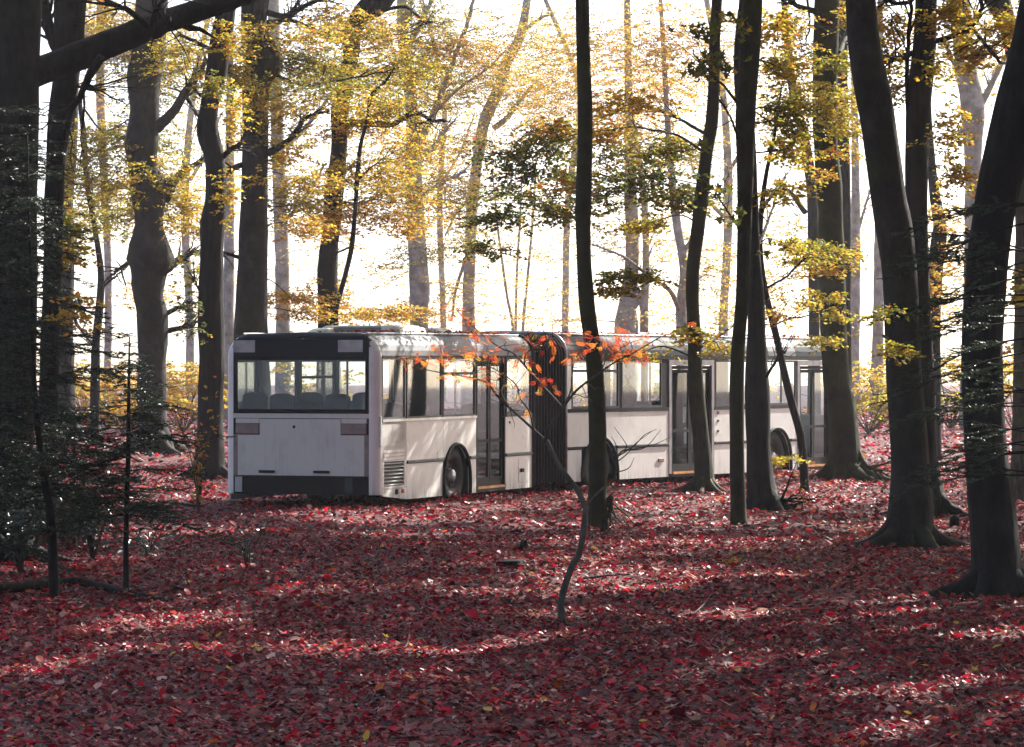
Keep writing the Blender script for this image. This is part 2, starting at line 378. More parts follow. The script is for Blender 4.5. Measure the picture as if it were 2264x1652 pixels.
M['lamp'] = simple('faded_tail_lamp', (.22, .15, .13), .3)
M['greybox'] = simple('grey_plate', (.42, .41, .39), .5)
M['red'] = simple('red_lens', (.65, .05, .03), .25)
M['orange'] = simple('orange_edge_strip', (.65, .27, .04), .5, var=.4)
M['seat'] = simple('dark_seat_cloth', (.025, .027, .03), .85)
M['intwall'] = simple('interior_panel', (.30, .31, .31), .6)
M['pole'] = simple('handrail_grey', (.35, .37, .38), .35)
M['bellows'] = simple('bellows_rubber', (.045, .047, .05), .5, var=.4, scale=10)
M['dark'] = simple('dark_underbody', (.012, .012, .012), .8)
M['doorframe'] = simple('door_frame_grey', (.30, .28, .30), .45)
def glass(name, tint, dirt, amt, streak=1.0):
    m, n, l, b, o = mat(name); n.remove(b)
    tr = n.new('ShaderNodeBsdfTransparent'); tr.inputs[0].default_value = tint + (1,)
    gl = n.new('ShaderNodeBsdfGlossy'); gl.inputs['Roughness'].default_value = .03; gl.inputs[0].default_value = (.95, .97, 1, 1)
    fr = n.new('ShaderNodeFresnel'); gb = n.new('ShaderNodeNewGeometry'); im = n.new('ShaderNodeMapRange'); im.inputs['To Min'].default_value = 1.5; im.inputs['To Max'].default_value = 1 / 1.5
    l.new(gb.outputs['Backfacing'], im.inputs['Value']); l.new(im.outputs[0], fr.inputs[0])
    fm = n.new('ShaderNodeMath'); fm.operation = 'MULTIPLY'; fm.inputs[1].default_value = .8; fm.use_clamp = True; l.new(fr.outputs[0], fm.inputs[0])
    mx = n.new('ShaderNodeMixShader'); l.new(fm.outputs[0], mx.inputs[0]); l.new(tr.outputs[0], mx.inputs[1]); l.new(gl.outputs[0], mx.inputs[2])
    df = n.new('ShaderNodeBsdfDiffuse'); df.inputs[0].default_value = dirt + (1,)
    tl = n.new('ShaderNodeBsdfTranslucent'); tl.inputs[0].default_value = dirt + (1,)
    m0 = n.new('ShaderNodeMixShader'); m0.inputs[0].default_value = .5; l.new(df.outputs[0], m0.inputs[1]); l.new(tl.outputs[0], m0.inputs[2])
    tc = n.new('ShaderNodeTexCoord'); mp = n.new('ShaderNodeMapping'); mp.inputs['Scale'].default_value = (6, 6, .8); l.new(tc.outputs['Object'], mp.inputs['Vector'])
    nz = n.new('ShaderNodeTexNoise'); nz.inputs['Scale'].default_value = 1.6; nz.inputs['Detail'].default_value = 7; l.new(mp.outputs[0], nz.inputs['Vector'])
    mr = n.new('ShaderNodeMapRange'); mr.inputs['From Min'].default_value = .3; mr.inputs['From Max'].default_value = .75; mr.inputs['To Min'].default_value = amt * .35; mr.inputs['To Max'].default_value = amt * 1.8
    l.new(nz.outputs['Fac'], mr.inputs['Value'])
    m2 = n.new('ShaderNodeMixShader'); l.new(mr.outputs[0], m2.inputs[0]); l.new(mx.outputs[0], m2.inputs[1]); l.new(m0.outputs[0], m2.inputs[2])
    l.new(m2.outputs[0], o.inputs['Surface']); return m
M['glass'] = glass('dusty_glass', (.93, .97, .98), (.6, .66, .68), .018)
M['glass_door'] = glass('door_glass_darkened', (.5, .55, .57), (.2, .22, .23), .1)  # tint darkened to stand in for the dark interior behind

bus = thing('bus', 'abandoned white articulated bus with black accordion joint standing among the trees', 'bus', tuple(SR.T(-.85, 1.29, -.1)))

def roof_ring(inv, inw, w_low):
    """half-open outline of the body: from the right skirt over the roof to the left skirt"""
    pts = [(inv, w_low), (inv, 1.2), (inv, 2.2)]
    RR = .36
    for k in range(1, 7):
        a = math.pi / 2 * k / 6; pts.append((inv + (RR) * (1 - math.cos(a)), 2.2 + (RR - inw) * math.sin(a)))
    mid = [(BW / 2, 2.58 - inw)]
    return pts + mid + [(BW - v, w) for v, w in pts[::-1]]

def body_end(sec, u_end, u_in, w_low, r, rw):
    white = (BB(sec), BB(sec)); dome = BB(sec); rings = []
    sgn = 1 if u_in > u_end else -1
    for k in range(7):
        t = math.pi / 2 * k / 6; u = u_end + sgn * r * (1 - math.cos(t)); i = (1 - math.sin(t))
        rings.append((u, roof_ring(r * i, rw * i, w_low)))
    rings.append((u_in, roof_ring(0, 0, w_low)))
    for a in range(7):
        (u0, p0), (u1, p1) = rings[a], rings[a + 1]
        for j in range(len(p0) - 1):
            mid = (p0[j][0] + p0[j + 1][0]) / 2; tgt = dome if .17 < mid < BW - .17 and (p0[j][1] + p0[j + 1][1]) / 2 > 2.3 else white[mid > BW / 2]
            tgt.add([sec.T(u0, *p0[j]), sec.T(u0, *p0[j + 1]), sec.T(u1, *p1[j + 1]), sec.T(u1, *p1[j])], [(0, 1, 2, 3)])
    return white, dome
wh, dm = body_end(SR, -.85, -.70, .10, .15, .10)
[w_.build('corner_post', 'white', bus, True) for w_ in wh]; dm.build('rear_dome', 'navy', bus, True)
wh, dm = body_end(SF, 10.75, 10.6, .02, .2, .12)
[w_.build('corner_post', 'white', bus, True) for w_ in wh]; dm.build('front_dome', 'navy', bus, True)

def long_shell(sec, u0, u1, pieces, cant):
    """roof sheet and curved cantrail panels on both sides"""
    prof = roof_ring(0, 0, 0)
    rf = BB(sec)
    for j in range(7, len(prof) - 8):
        rf.add([sec.T(u0, *prof[j]), sec.T(u0, *prof[j + 1]), sec.T(u1, *prof[j + 1]), sec.T(u1, *prof[j])], [(0, 1, 2, 3)])
    # roof edge: drip rail
    r_ = rf.build('roof', 'white', bus, True)
    for sd_ in (0, 1):
        dr = BB(sec); v_, w_ = prof[7]; v_ = v_ - .015 if not sd_ else BW - v_ + .015
        dr.rod([(u0, v_, w_ + .012), (u1, v_, w_ + .012)], .014, 6).build('drip_rail', 'alu', r_)
    for (a, b_, mt) in pieces:
        for sd_ in (0, 1):
            cp = BB(sec)
            for j in range(2, 7):
                q0, q1 = prof[j], prof[j + 1]
                if sd_: q0, q1 = (BW - q0[0], q0[1]), (BW - q1[0], q1[1])
                cp.add([sec.T(a, *q0), sec.T(b_, *q0), sec.T(b_, *q1), sec.T(a, *q1)], [(0, 1, 2, 3)])
            cp.build('cantrail_panel', mt, bus, True)
long_shell(SR, -.70, 5.6, [(-.69, 1.66, 'slate_sheen'), (1.675, 3.06, 'slate_sheen'), (3.075, 5.6, 'slate_sheen')], None)
long_shell(SF, 0, 10.6, [(0.0, 1.93, 'slate'), (1.945, 3.75, 'slate'), (3.765, 5.5, 'slate'), (5.515, 7.8, 'slate'), (7.815, 9.0, 'slate_sheen'), (9.015, 10.6, 'slate')], None)

def arch_strip(sec, name, u0, u1, w0, w1, uc, ra, wc, mt, v0=0.0, v1=.03, par=None):
    us = np.linspace(u0, u1, 26); us = np.unique(np.concatenate([us, [x for x in (uc - ra, uc + ra) if u0 < x < u1]]))
    b_ = [max(w0, wc + math.sqrt(max(0, ra * ra - (u - uc) ** 2))) if abs(u - uc) < ra else w0 for u in us]
    b_ = [min(x, w1 - .002) for x in b_]
    return BB(sec).strip(us, b_, [w1] * len(us), v0, v1).build(name, mt, par or bus)

def plate(sec, name, u0, u1, w0, w1, mt, v0=0.0, v1=.03, par=None, bevel=0.0):
    return BB(sec).box(u0, u1, v0, v1, w0, w1).build(name, mt, par or bus, bevel=bevel)

def window(sec, u0, u1, w0, w1, v=0.0, bars=(), opener=None, fr=.035, gm='glass', vs=1):
    """frame > pane; v = outer face, vs = +1 inside is +v"""
    f = BB(sec); a, b_ = (v - .006 * vs, v + .03 * vs); lo, hi = min(a, b_), max(a, b_)
    f.box(u0, u1, lo, hi, w0, w0 + fr); f.box(u0, u1, lo, hi, w1 - fr, w1)
    f.box(u0, u0 + fr, lo, hi, w0 + fr, w1 - fr); f.box(u1 - fr, u1, lo, hi, w0 + fr, w1 - fr)
    fo = f.build('window_frame', 'trim', bus)
    us = [u0 + fr] + list(bars) + [u1 - fr]
    for b0 in bars: plate(sec, 'window_bar', b0 - .015, b0 + .015, w0 + fr, w1 - fr, 'trim', lo + .002, hi - .002, fo)
    for k in range(len(us) - 1):
        p0, p1 = us[k] + (.015 if k else 0), us[k + 1] - (.015 if k + 1 < len(us) - 1 else 0)
        if opener and opener[0] <= k <= opener[1]:
            plate(sec, 'window_bar', p0, p1, opener[2] - .022, opener[2] + .022, 'trim', lo + .004, hi - .004, fo)
            plate(sec, 'pane', p0, p1, w0 + fr, opener[2] - .022, gm, v + .010 * vs, v + .014 * vs, fo) if vs > 0 else plate(sec, 'pane', p0, p1, w0 + fr, opener[2] - .022, gm, v - .014, v - .010, fo)
            plate(sec, 'pane', p0, p1, opener[2] + .022, w1 - fr, gm, min(v + .010 * vs, v + .014 * vs), max(v + .010 * vs, v + .014 * vs), fo)
        else:
            plate(sec, 'pane', p0, p1, w0 + fr, w1 - fr, gm, min(v + .010 * vs, v + .014 * vs), max(v + .010 * vs, v + .014 * vs), fo)
    return fo

def wheel(sec, u, w, v, rad=.46):
    t = BB(sec).lathe(u, w, [(v + .02, rad * .60), (v, rad * .68), (v - .01, rad * .9), (v + .02, rad), (v + .26, rad), (v + .29, rad * .9), (v + .28, rad * .6)])
    w_ = thing_part('wheel', sec.T(u, v, w))
    t.build('tyre', 'tyre', w_, True)
    BB(sec).lathe(u, w, [(v + .02, rad * .605), (v + .035, rad * .56), (v + .09, rad * .5), (v + .10, rad * .3), (v + .06, rad * .28), (v + .05, .001)]).build('rim', 'rim', w_, True)
    BB(sec).lathe(u, w, [(v + .06, .11), (v + .0, .10), (v - .02, .07), (v - .025, .001)], 16).build('hub', 'alu', w_, True)
    for k in range(8):
        a = 2 * math.pi * k / 8; BB(sec).lathe(u + .155 * math.cos(a), w + .155 * math.sin(a), [(v + .062, .016), (v + .04, .016), (v + .04, .001)], 6).build('wheel_nut', 'rim', w_)
def thing_part(name, loc):
    o_ = bpy.data.objects.new(name, None); C.objects.link(o_); o_.parent = bus; o_.location = tuple(np.array(loc) - np.array(bus.location)); return o_

def arch(sec, u, w, ra, v=0.0):
    # trim ring over the wheel opening and the dark wheel box behind it
    n_ = 18; P = []
    for k in range(n_ + 1):
        a = math.pi * (k / n_); P.append((u + ra * math.cos(a), v - .012, w + ra * math.sin(a)))
    P = [(u + ra, v - .012, -.0)] + P + [(u - ra, v - .012, -.0)]
    BB(sec).rod(P, .03, 6).build('wheel_arch_trim', 'rubber', bus, True)
    wb = BB(sec); n2 = 14; prof = [(u + (ra - .01) * math.cos(math.pi * k / n2), w + (ra - .01) * math.sin(math.pi * k / n2)) for k in range(n2 + 1)]
    prof = [(u + ra - .01, 0.0)] + prof + [(u - ra + .01, 0.0)]
    vs = [sec.T(p[0], vv, p[1]) for vv in (v + .04, v + .5) for p in prof]; k = len(prof)
    wb.add(vs, [(i, i + 1, i + 1 + k, i + k) for i in range(k - 1)] + [tuple(range(k, 2 * k))])
    wb.build('wheel_well', 'dark', bus)

# ---- rear section, right side
WB, WT = 1.24, 2.19
for (a, b_) in ((-.69, .22), (.232, 1.66)): arch_strip(SR, 'side_panel', a, b_, .60, 1.205, 9, .1, 0, 'white') if b_ < 1.6 else None
arch_strip(SR, 'side_panel', .25, 1.70, .60, 1.205, 2.26, .56, .25, 'white')
arch_strip(SR, 'side_panel', 1.708, 3.08, .60, 1.205, 2.26, .56, .25, 'white')
arch_strip(SR, 'skirt_panel', .25, 1.70, 0, .545, 2.26, .56, .25, 'white')
arch_strip(SR, 'skirt_panel', 2.81, 3.08, 0, .545, 9, .1, 0, 'white')
plate(SR, 'waist_rail', -.70, 3.08, 1.207, 1.245, 'alu', -.018, .03)
plate(SR, 'rub_rail', .26, 1.71, .548, .598, 'trim', -.022, .03, bevel=.01)
plate(SR, 'rub_rail', 2.815, 3.08, .548, .598, 'trim', -.022, .03, bevel=.01)
plate(SR, 'window_header', -.70, 5.6, 2.185, 2.215, 'rubber', -.012, .03)
arch(SR, 2.26, .25, .555); wheel(SR, 2.26, .30, .06)
plate(SR, 'marker_flap', 1.46, 1.70, .61, .70, 'white', -.006, .0)
window(SR, -.70, .20, WB, WT); window(SR, .25, 1.66, WB, WT); window(SR, 1.70, 3.05, WB, WT, opener=(0, 0, 1.93))
# engine hatch with louvres
plate(SR, 'hatch_panel', -.69, .24, .86, 1.20, 'white', .0, .03)
gr = BB(SR); gr.box(-.69, -.62, 0, .03, .20, .855); gr.box(.16, .242, 0, .03, .20, .855); gr.box(-.62, .16, .0, .03, .78, .855); gr.box(-.62, .16, 0, .03, .17, .22)
go = gr.build('grille', 'white', bus)
BB(SR).box(-.62, .16, .09, .11, .22, .78).build('grille_back', 'dark', go)
for k in range(10):
    w0 = .232 + k * .0545; s_ = BB(SR)
    q = [(-.615, .07, w0 + .035), (-.615, -.004, w0), (-.615, -.004, w0 + .010), (-.615, .07, w0 + .045)]
    vs = [SR.T(*p) for p in q] + [SR.T(.155, p[1], p[2]) for p in q]
    s_.add(vs, [(0, 1, 2, 3), (4, 7, 6, 5), (0, 4, 5, 1), (1, 5, 6, 2), (2, 6, 7, 3), (3, 7, 4, 0)]); s_.build('slat', 'greybox', go)
us = np.linspace(-.69, .242, 6); BB(SR).strip(us, np.interp(us, [-.69, .242], [.08, .0]), [.195] * 6, 0, .03).build('skirt_panel', 'white', bus)
plate(SR, 'switch_box', -.20, -.10, .09, .17, 'rubber', -.02, 0, bevel=.01); plate(SR, 'marker_light', .04, .13, .10, .165, 'red', -.018, 0, bevel=.008)
# door of the rear section: two dark leaves
def door(sec, u0, u1, w0, w1, gm='glass_door', frame='rubber', strip=True, leaf2=True, leafm='rubber'):
    d_ = BB(sec); d_.box(u0, u0 + .05, .0, .05, w0, w1); d_.box(u1 - .05, u1, .0, .05, w0, w1); d_.box(u0 + .05, u1 - .05, .0, .05, w1 - .06, w1)
    do = d_.build('door', frame, bus); mid = (u0 + u1) / 2
    for (a, b_) in ((u0 + .055, mid - .008), (mid + .008, u1 - .055)):
        lf = BB(sec); lf.box(a, a + .055, .03, .07, w0 + .02, w1 - .07); lf.box(b_ - .055, b_, .03, .07, w0 + .02, w1 - .07)
        lf.box(a + .055, b_ - .055, .03, .07, w0 + .02, w0 + .16); lf.box(a + .055, b_ - .055, .03, .07, w1 - .13, w1 - .07); lf.box(a + .055, b_ - .055, .03, .07, .80, .85)
        lf.build('door_leaf', leafm, do)
        plate(sec, 'pane', a + .055, b_ - .055, w0 + .16, .80, gm, .045, .05, do); plate(sec, 'pane', a + .055, b_ - .055, .85, w1 - .13, gm, .045, .05, do)
        BB(sec).rod([(a + .1, .09, .9), (a + .1, .13, 1.0), (a + .1, .13, 1.3), (a + .1, .09, 1.4)], .014, 6).build('handle', 'pole', do)
    if strip: plate(sec, 'step_edge', u0 + .06, u1 - .06, w0 - .02, w0 + .02, 'orange', -.01, .03, do)
    BB(sec).box(u0, u1, .0, .6, w0 - .07, w0 - .022).build('step', 'dark', do)
door(SR, 3.10, 4.36, .07, 2.17)
plate(SR, 'side_panel', 4.375, 5.6, .60, 1.205, 'white'); plate(SR, 'skirt_panel', 4.375, 5.6, .0, .545, 'white')
plate(SR, 'rub_rail', 4.375, 5.6, .548, .598, 'trim', -.022, .03, bevel=.01); plate(SR, 'waist_rail', 4.375, 5.6, 1.207, 1.245, 'trim', -.018, .03)
window(SR, 4.40, 5.55, WB, WT)
fh = plate(SR, 'fuel_flap', 4.95, 5.40, .10, .50, 'white', -.006, .0, bevel=.004)
plate(SR, 'latch', 5.02, 5.12, .27, .33, 'rubber', -.04, -.006, fh); plate(SR, 'socket_cover', 5.15, 5.30, .82, .90, 'white', -.006, 0, bevel=.003)
plate(SR, 'lock', 4.53, 4.57, 1.09, 1.13, 'rubber', -.01, 0)
# ---- rear section, left side (seen through the glass)
plate(SR, 'side_panel', -.70, 5.6, .0, 1.20, 'white', BW - .03, BW)
plate(SR, 'window_header', -.70, 5.6, 2.17, 2.215, 'rubber', BW - .03, BW + .012)
for k, (a, b_) in enumerate(((-.70, .25), (.36, 1.74), (1.85, 3.20), (3.31, 4.66), (4.76, 5.55))):
    window(SR, a, b_, 1.205, 2.17, BW, vs=-1, opener=(0, 0, 1.87) if k == 2 else None, fr=.05)
for a, b_ in ((.252, .358), (1.742, 1.848), (3.202, 3.308), (4.662, 4.758)): plate(SR, 'window_pillar', a, b_, 1.205, 2.17, 'trim', BW - .05, BW)
# ---- rear face
U0 = -.85
def rplate(name, v0, v1, w0, w1, mt, t=.0, d=.03, par=None, bevel=0.0): return BB(SR).box(U0 - t, U0 + d, v0, v1, w0, w1).build(name, mt, par or bus, bevel=bevel)
rplate('destination_band', .15, BW - .15, 2.205, 2.47, 'navy')
rplate('grey_plate', .25, .66, 2.27, 2.455, 'greybox', .012, 0); rplate('grey_plate', 2.06, 2.47 - .05, 2.27, 2.455, 'greybox', .012, 0)
rw = BB(SR); rw.box(U0 - .005, U0 + .03, .152, BW - .152, 2.15, 2.203); rw.box(U0 - .005, U0 + .03, .152, BW - .152, 1.335, 1.40)
rw.box(U0 - .005, U0 + .03, .152, .21, 1.40, 2.15); rw.box(U0 - .005, U0 + .03, BW - .21, BW - .152, 1.40, 2.15)
rwo = rw.build('rear_window_frame', 'rubber', bus); BB(SR).box(U0 + .010, U0 + .014, .21, BW - .21, 1.40, 2.15).build('pane', 'glass', rwo)
rplate('rear_panel', .152, BW - .152, 1.262, 1.333, 'white_shaded')
hb = BB(SR); ply = [(.225, .385), (BW - .225, .385), (BW - .225, 1.005), (BW - .60, 1.005), (BW - .60, 1.25), (.62, 1.25), (.62, 1.005), (.225, 1.005)]
hb.add([SR.T(U0 - .004, v, w) for v, w in ply] + [SR.T(U0 + .03, v, w) for v, w in ply], [tuple(range(8)), tuple(range(15, 7, -1))] + [(k, (k + 1) % 8, 8 + (k + 1) % 8, 8 + k) for k in range(8)]); hb.build('rear_hatch', 'white_shaded', bus)
rplate('rear_panel', .152, BW - .152, .372, .384, 'dark')
rplate('rear_panel', .19, .61, 1.185, 1.255, 'white_shaded', .002); rplate('rear_panel', BW - .59, BW - .19, 1.185, 1.255, 'white_shaded', .002)
rplate('tail_lamp', .19, .61, 1.015, 1.18, 'lamp', .016, .02, bevel=.015); rplate('tail_lamp', BW - .59, BW - .19, 1.015, 1.18, 'lamp', .016, .02, bevel=.015)
rplate('corner_strip', .152, .22, .385, 1.01, 'lamp', .004); rplate('corner_strip', BW - .22, BW - .152, .385, 1.01, 'lamp', .004)
rplate('bumper', .152, BW - .152, .10, .368, 'rubber'); rplate('plate_patch', .42, .55, .13, .36, 'trim', .008, 0); rplate('plate_patch', 2.28, 2.40, .13, .36, 'greybox', .008, 0)
for v in (.80, 1.72):
    h = BB(SR); h.box(U0 - .05, U0 - .034, v, v + .26, .425, .465); h.box(U0 - .034, U0 - .004, v, v + .04, .43, .46); h.box(U0 - .034, U0 - .004, v + .22, v + .26, .43, .46); h.build('handle', 'rubber', bus, bevel=.006)
BB(SR).lathe(0, 0, [(0, .001), (0, .001)], 4)
rplate('lock', 1.38, 1.42, 1.11, 1.15, 'rubber', .016, 0, bevel=.006)
plate(SR, 'corner_reflector', -.775, -.715, .83, 1.29, 'alu', -.012, .02, bevel=.006)
# underbody, floor, wheels on the far side
BB(SR).box(-.6, 5.6, .12, BW - .12, .12, .34).build('chassis', 'dark', bus); BB(SF).box(.0, 10.5, .12, BW - .12, .10, .30).build('chassis', 'dark', bus)
BB(SR).box(-.82, 5.6, .56, BW - .56, .52, .58).build('floor', 'intwall', bus); BB(SF).box(.0, 10.6, .6, BW - .04, .42, .48).build('floor', 'intwall', bus)
wheel(SR, 2.26, .30, BW - .35); wheel(SF, 1.21, .26, BW - .35); wheel(SF, 8.15, .26, BW - .35)
# roof pods
def pod(sec, u0, u1, v0, v1, h, name='roof_pod'):
    b_ = BB(sec); n_ = 6; rings = []
    for k in range(n_ + 1):
        a = math.pi / 2 * k / n_; i = .14 * (1 - math.cos(a)); rings.append((i, 2.57 + h * math.sin(a) if k else 2.55))
    vs = [];
    for i, w in rings:
        for (u, v) in ((u0 + i, v0 + .12), (u0 + i + .08, v0 + i), (u1 - i - .08, v0 + i), (u1 - i, v0 + .12), (u1 - i, v1 - .12), (u1 - i - .08, v1 - i), (u0 + i + .08, v1 - i), (u0 + i, v1 - .12)): vs.append(sec.T(u, v, w))
    fs = []
    for r_ in range(n_):
        for k in range(8): a = r_ * 8 + k; c = r_ * 8 + (k + 1) % 8; fs.append((a, c, c + 8, a + 8))
    fs.append(tuple(n_ * 8 + k for k in range(8))); b_.add(vs, fs)
    return b_.build(name, 'cream', bus)
p1 = pod(SR, .5, 1.7, .25, 1.65, .12); pod(SR, .3, .9, 1.3, 1.75, .08); pod(SR, 2.3, 3.0, .35, .95, .09)
for k in range(4): BB(SR).box(.49, .52, .55, 1.35, 2.59 + k * .022, 2.60 + k * .022).build('vent_slat', 'trim', p1)
# ---- bellows
NB = 11; ringA = roof_ring(0.03, 0.03, .05); ringL = []
bl = MB()
for i in range(NB * 2 + 1):
    t = i / (NB * 2); ins = .0 if i % 2 else .09
    pr = []
    for (v, w) in roof_ring(.0, .0, .03):
        cv, cw = BW / 2, 1.3; v2 = cv + (v - cv) * (1 - ins / cv * 1.0); w2 = cw + (w - cw) * (1 - ins / cw) if w > 1.2 else w
        pr.append((1 - t) * SR.T(5.6, v2, w2) + t * SF.T(0, v2, w2))
    ringL.append(pr)
for i in range(NB * 2):
    for j in range(len(ringL[0]) - 1): bl.add([ringL[i][j], ringL[i][j + 1], ringL[i + 1][j + 1], ringL[i + 1][j]], [(0, 1, 2, 3)])
ajo = bl.build('accordion_joint', 'bellows', bus)
for i in range(1, NB * 2, 2):
    rbm = MB(); rbm.tube(ringL[i], [.016] * len(ringL[i]), 6); rbm.build('pleat_rib', 'rubber', ajo, True)
jt = MB(); m0 = (SR.T(5.6, 1.29, .5) + SF.T(0, 1.29, .45)) / 2; jt.tube([m0 - [0, 0, .12], m0 + [0, 0, .0]], [1.05, 1.05], 24); jt.build('turntable', 'dark', bus)
for sec, u in ((SR, 5.6), (SF, 0.0)):
    fr_ = BB(sec); pr = roof_ring(-.012, -.012, .0)
    fr_.rod([(u, v, w) for v, w in pr], .03, 6).build('joint_frame', 'alu' if sec is SF else 'trim', bus, True)
# ---- front section, right side
WB, WT = 1.262, 2.12
plate(SF, 'window_header', .0, 10.6, 2.125, 2.205, 'rubber', -.012, .03)
plate(SF, 'waist_rail', .06, 3.76, 1.20, 1.26, 'rubber', -.018, .03); plate(SF, 'waist_rail', 5.56, 9.04, 1.20, 1.26, 'rubber', -.018, .03)
arch_strip(SF, 'side_panel', .04, 1.21, .605, 1.195, 1.21, .64, .12, 'white'); arch_strip(SF, 'side_panel', 1.216, 3.76, .605, 1.195, 1.21, .64, .12, 'white')
arch_strip(SF, 'skirt_panel', .04, .565, 0, .55, 9, .1, 0, 'white'); arch_strip(SF, 'skirt_panel', 1.855, 3.76, 0, .55, 9, .1, 0, 'white')
plate(SF, 'rub_rail', .05, .60, .553, .602, 'rubber', -.022, .03, bevel=.01); plate(SF, 'rub_rail', 1.82, 3.76, .553, .602, 'rubber', -.022, .03, bevel=.01)
arch(SF, 1.21, .12, .64); wheel(SF, 1.21, .26, .06, .48)
plate(SF, 'pillar_panel', .03, .21, 1.262, 2.12, 'white')
window(SF, .22, 1.90, WB, WT, bars=(1.06,), opener=(0, 1, 1.92)); window(SF, 2.0, 3.50, WB, WT)
plate(SF, 'pillar_panel', 1.90, 2.0, 1.262, 2.12, 'rubber', .0, .04); plate(SF, 'pillar_panel', 3.50, 3.76, 1.262, 2.12, 'rubber', .0, .04)
plate(SF, 'marker_light', 3.36, 3.56, .27, .34, 'lamp', -.02, 0, bevel=.01)
fro = BB(SF); fro.box(3.77, 3.86, -.012, .03, .05, 2.12); fro.box(5.44, 5.54, -.012, .03, .05, 2.12); fro.box(3.86, 5.44, -.012, .03, 2.02, 2.12); fro.build('door_surround', 'doorframe', bus)
door(SF, 3.87, 5.43, .06, 2.01)
BB(SF).box(5.6, 6.1, .95, 1.0, .5, 1.9).build('door_dark_backing', 'seat', bus)  # board added inside to darken the view through the middle door
arch_strip(SF, 'side_panel', 5.55, 7.2, .605, 1.195, 9, .1, 0, 'white'); arch_strip(SF, 'skirt_panel', 5.55, 7.2, 0, .55, 99, .1, 0, 'white')
arch_strip(SF, 'side_panel', 7.206, 9.05, .605, 1.195, 8.15, .62, .2, 'white'); arch_strip(SF, 'skirt_panel', 7.206, 7.53, 0, .55, 99, .1, 0, 'white'); arch_strip(SF, 'skirt_panel', 8.77, 9.05, 0, .55, 99, .1, 0, 'white')
plate(SF, 'rub_rail', 5.56, 7.53, .553, .602, 'rubber', -.022, .03, bevel=.01); plate(SF, 'rub_rail', 8.77, 9.05, .553, .602, 'rubber', -.022, .03, bevel=.01)
arch(SF, 8.15, .2, .62); wheel(SF, 8.15, .26, .06, .48)
for w in (1.14, .99, .80): plate(SF, 'lock', 5.68, 5.74, w - .025, w + .025, 'rim', -.014, 0, bevel=.01)
window(SF, 5.60, 7.15, WB, WT); window(SF, 7.25, 9.0, WB, WT)
plate(SF, 'pillar_panel', 5.54, 5.60, 1.262, 2.12, 'rubber', .0, .04); plate(SF, 'pillar_panel', 7.15, 7.25, 1.262, 2.12, 'rubber', .0, .04)
fro = BB(SF); fro.box(9.05, 9.15, -.012, .03, .05, 2.12); fro.box(9.15, 10.55, -.012, .03, 2.02, 2.12); fro.box(10.5, 10.58, -.012, .03, .05, 2.02); fro.build('door_surround', 'doorframe', bus)
door(SF, 9.16, 10.49, .06, 2.01, 'glass')
# ---- front section, left side and front wall
plate(SF, 'side_panel', .04, 10.6, .0, 1.20, 'white', BW - .03, BW); plate(SF, 'window_header', 0, 10.6, 2.12, 2.205, 'rubber', BW - .03, BW + .012)
for a, b_ in ((.1, 1.5), (1.62, 3.0), (3.12, 4.5), (4.62, 6.0), (6.12, 7.5), (7.62, 9.0), (9.12, 10.5)): window(SF, a, b_, 1.205, 2.12, BW, vs=-1, fr=.05)
for a in (1.502, 3.002, 4.502, 6.002, 7.502, 9.002): plate(SF, 'window_pillar', a, a + .116, 1.205, 2.12, 'pole', BW - .05, BW)
ft = BB(SF); ft.box(10.70, 10.745, .2, BW - .2, .05, 1.05); ft.build('front_panel', 'white', bus); BB(SF).box(10.70, 10.73, .2, BW - .2, 2.15, 2.5).build('front_header', 'navy', bus)
BB(SF).box(10.71, 10.715, .2, BW - .2, 1.05, 2.15).build('windscreen', 'glass', bus)
# ---- seats and poles
def seat(sec, u, v0, v1, top, face=1, base=.6):
    o_ = thing_part('seat', sec.T(u, (v0 + v1) / 2, base)); n_ = 8
    b_ = BB(sec); us = []
    prof = []
    for k in range(n_ + 1):
        t = k / n_; vv = v0 + (v1 - v0) * t; prof.append((vv, top - .05 * abs(2 * t - 1) ** 4))
    vs = [sec.T(u, vv, base + .4) for vv, w in prof] + [sec.T(u + .03, vv, w) for vv, w in prof] + [sec.T(u + .1, vv, base + .4) for vv, w in prof] + [sec.T(u + .1, vv, w - .01) for vv, w in prof]
    m_ = n_ + 1; fs = []
    for k in range(n_): fs += [(k, k + 1, m_ + k + 1, m_ + k), (2 * m_ + k, 3 * m_ + k, 3 * m_ + k + 1, 2 * m_ + k + 1), (m_ + k, m_ + k + 1, 3 * m_ + k + 1, 3 * m_ + k), (k, 2 * m_ + k, 2 * m_ + k + 1, k + 1)]
    fs += [(0, m_, 3 * m_, 2 * m_), (n_, 2 * m_ + n_, 3 * m_ + n_, m_ + n_)]
    b_.add(vs, fs); b_.build('backrest', 'seat', o_, bevel=.02)
    BB(sec).box(u + .1 * face, u + .5 * face, v0, v1, base + .34, base + .44).build('cushion', 'seat', o_, bevel=.02)
    BB(sec).box(u + .15 * face, u + .4 * face, v0 + .1, v1 - .1, base - .02, base + .34).build('seat_base', 'trim', o_)
for k in range(5): seat(SR, -.55, .16 + k * .465, .58 + k * .465, 1.66 - .02 * (k % 2), 1, .75)
BB(SR).box(-.80, -.56, .06, BW - .06, .58, 1.36).build('rear_shelf', 'seat', bus)
for u in (.5, 1.35): seat(SR, u, .12, .95, 1.50); seat(SR, u, 1.62, 2.45, 1.50)
for u in (3.4, 4.3): seat(SR, u, 1.62, 2.45, 1.50)
for u in (.5, 1.3, 6.3, 7.2): seat(SF, u, 1.62, 2.45, 1.35, 1, .48)
seat(SF, 6.2, .15, .95, 1.35, 1, .48); seat(SF, 9.5, 1.5, 2.1, 1.5, -1, .48)
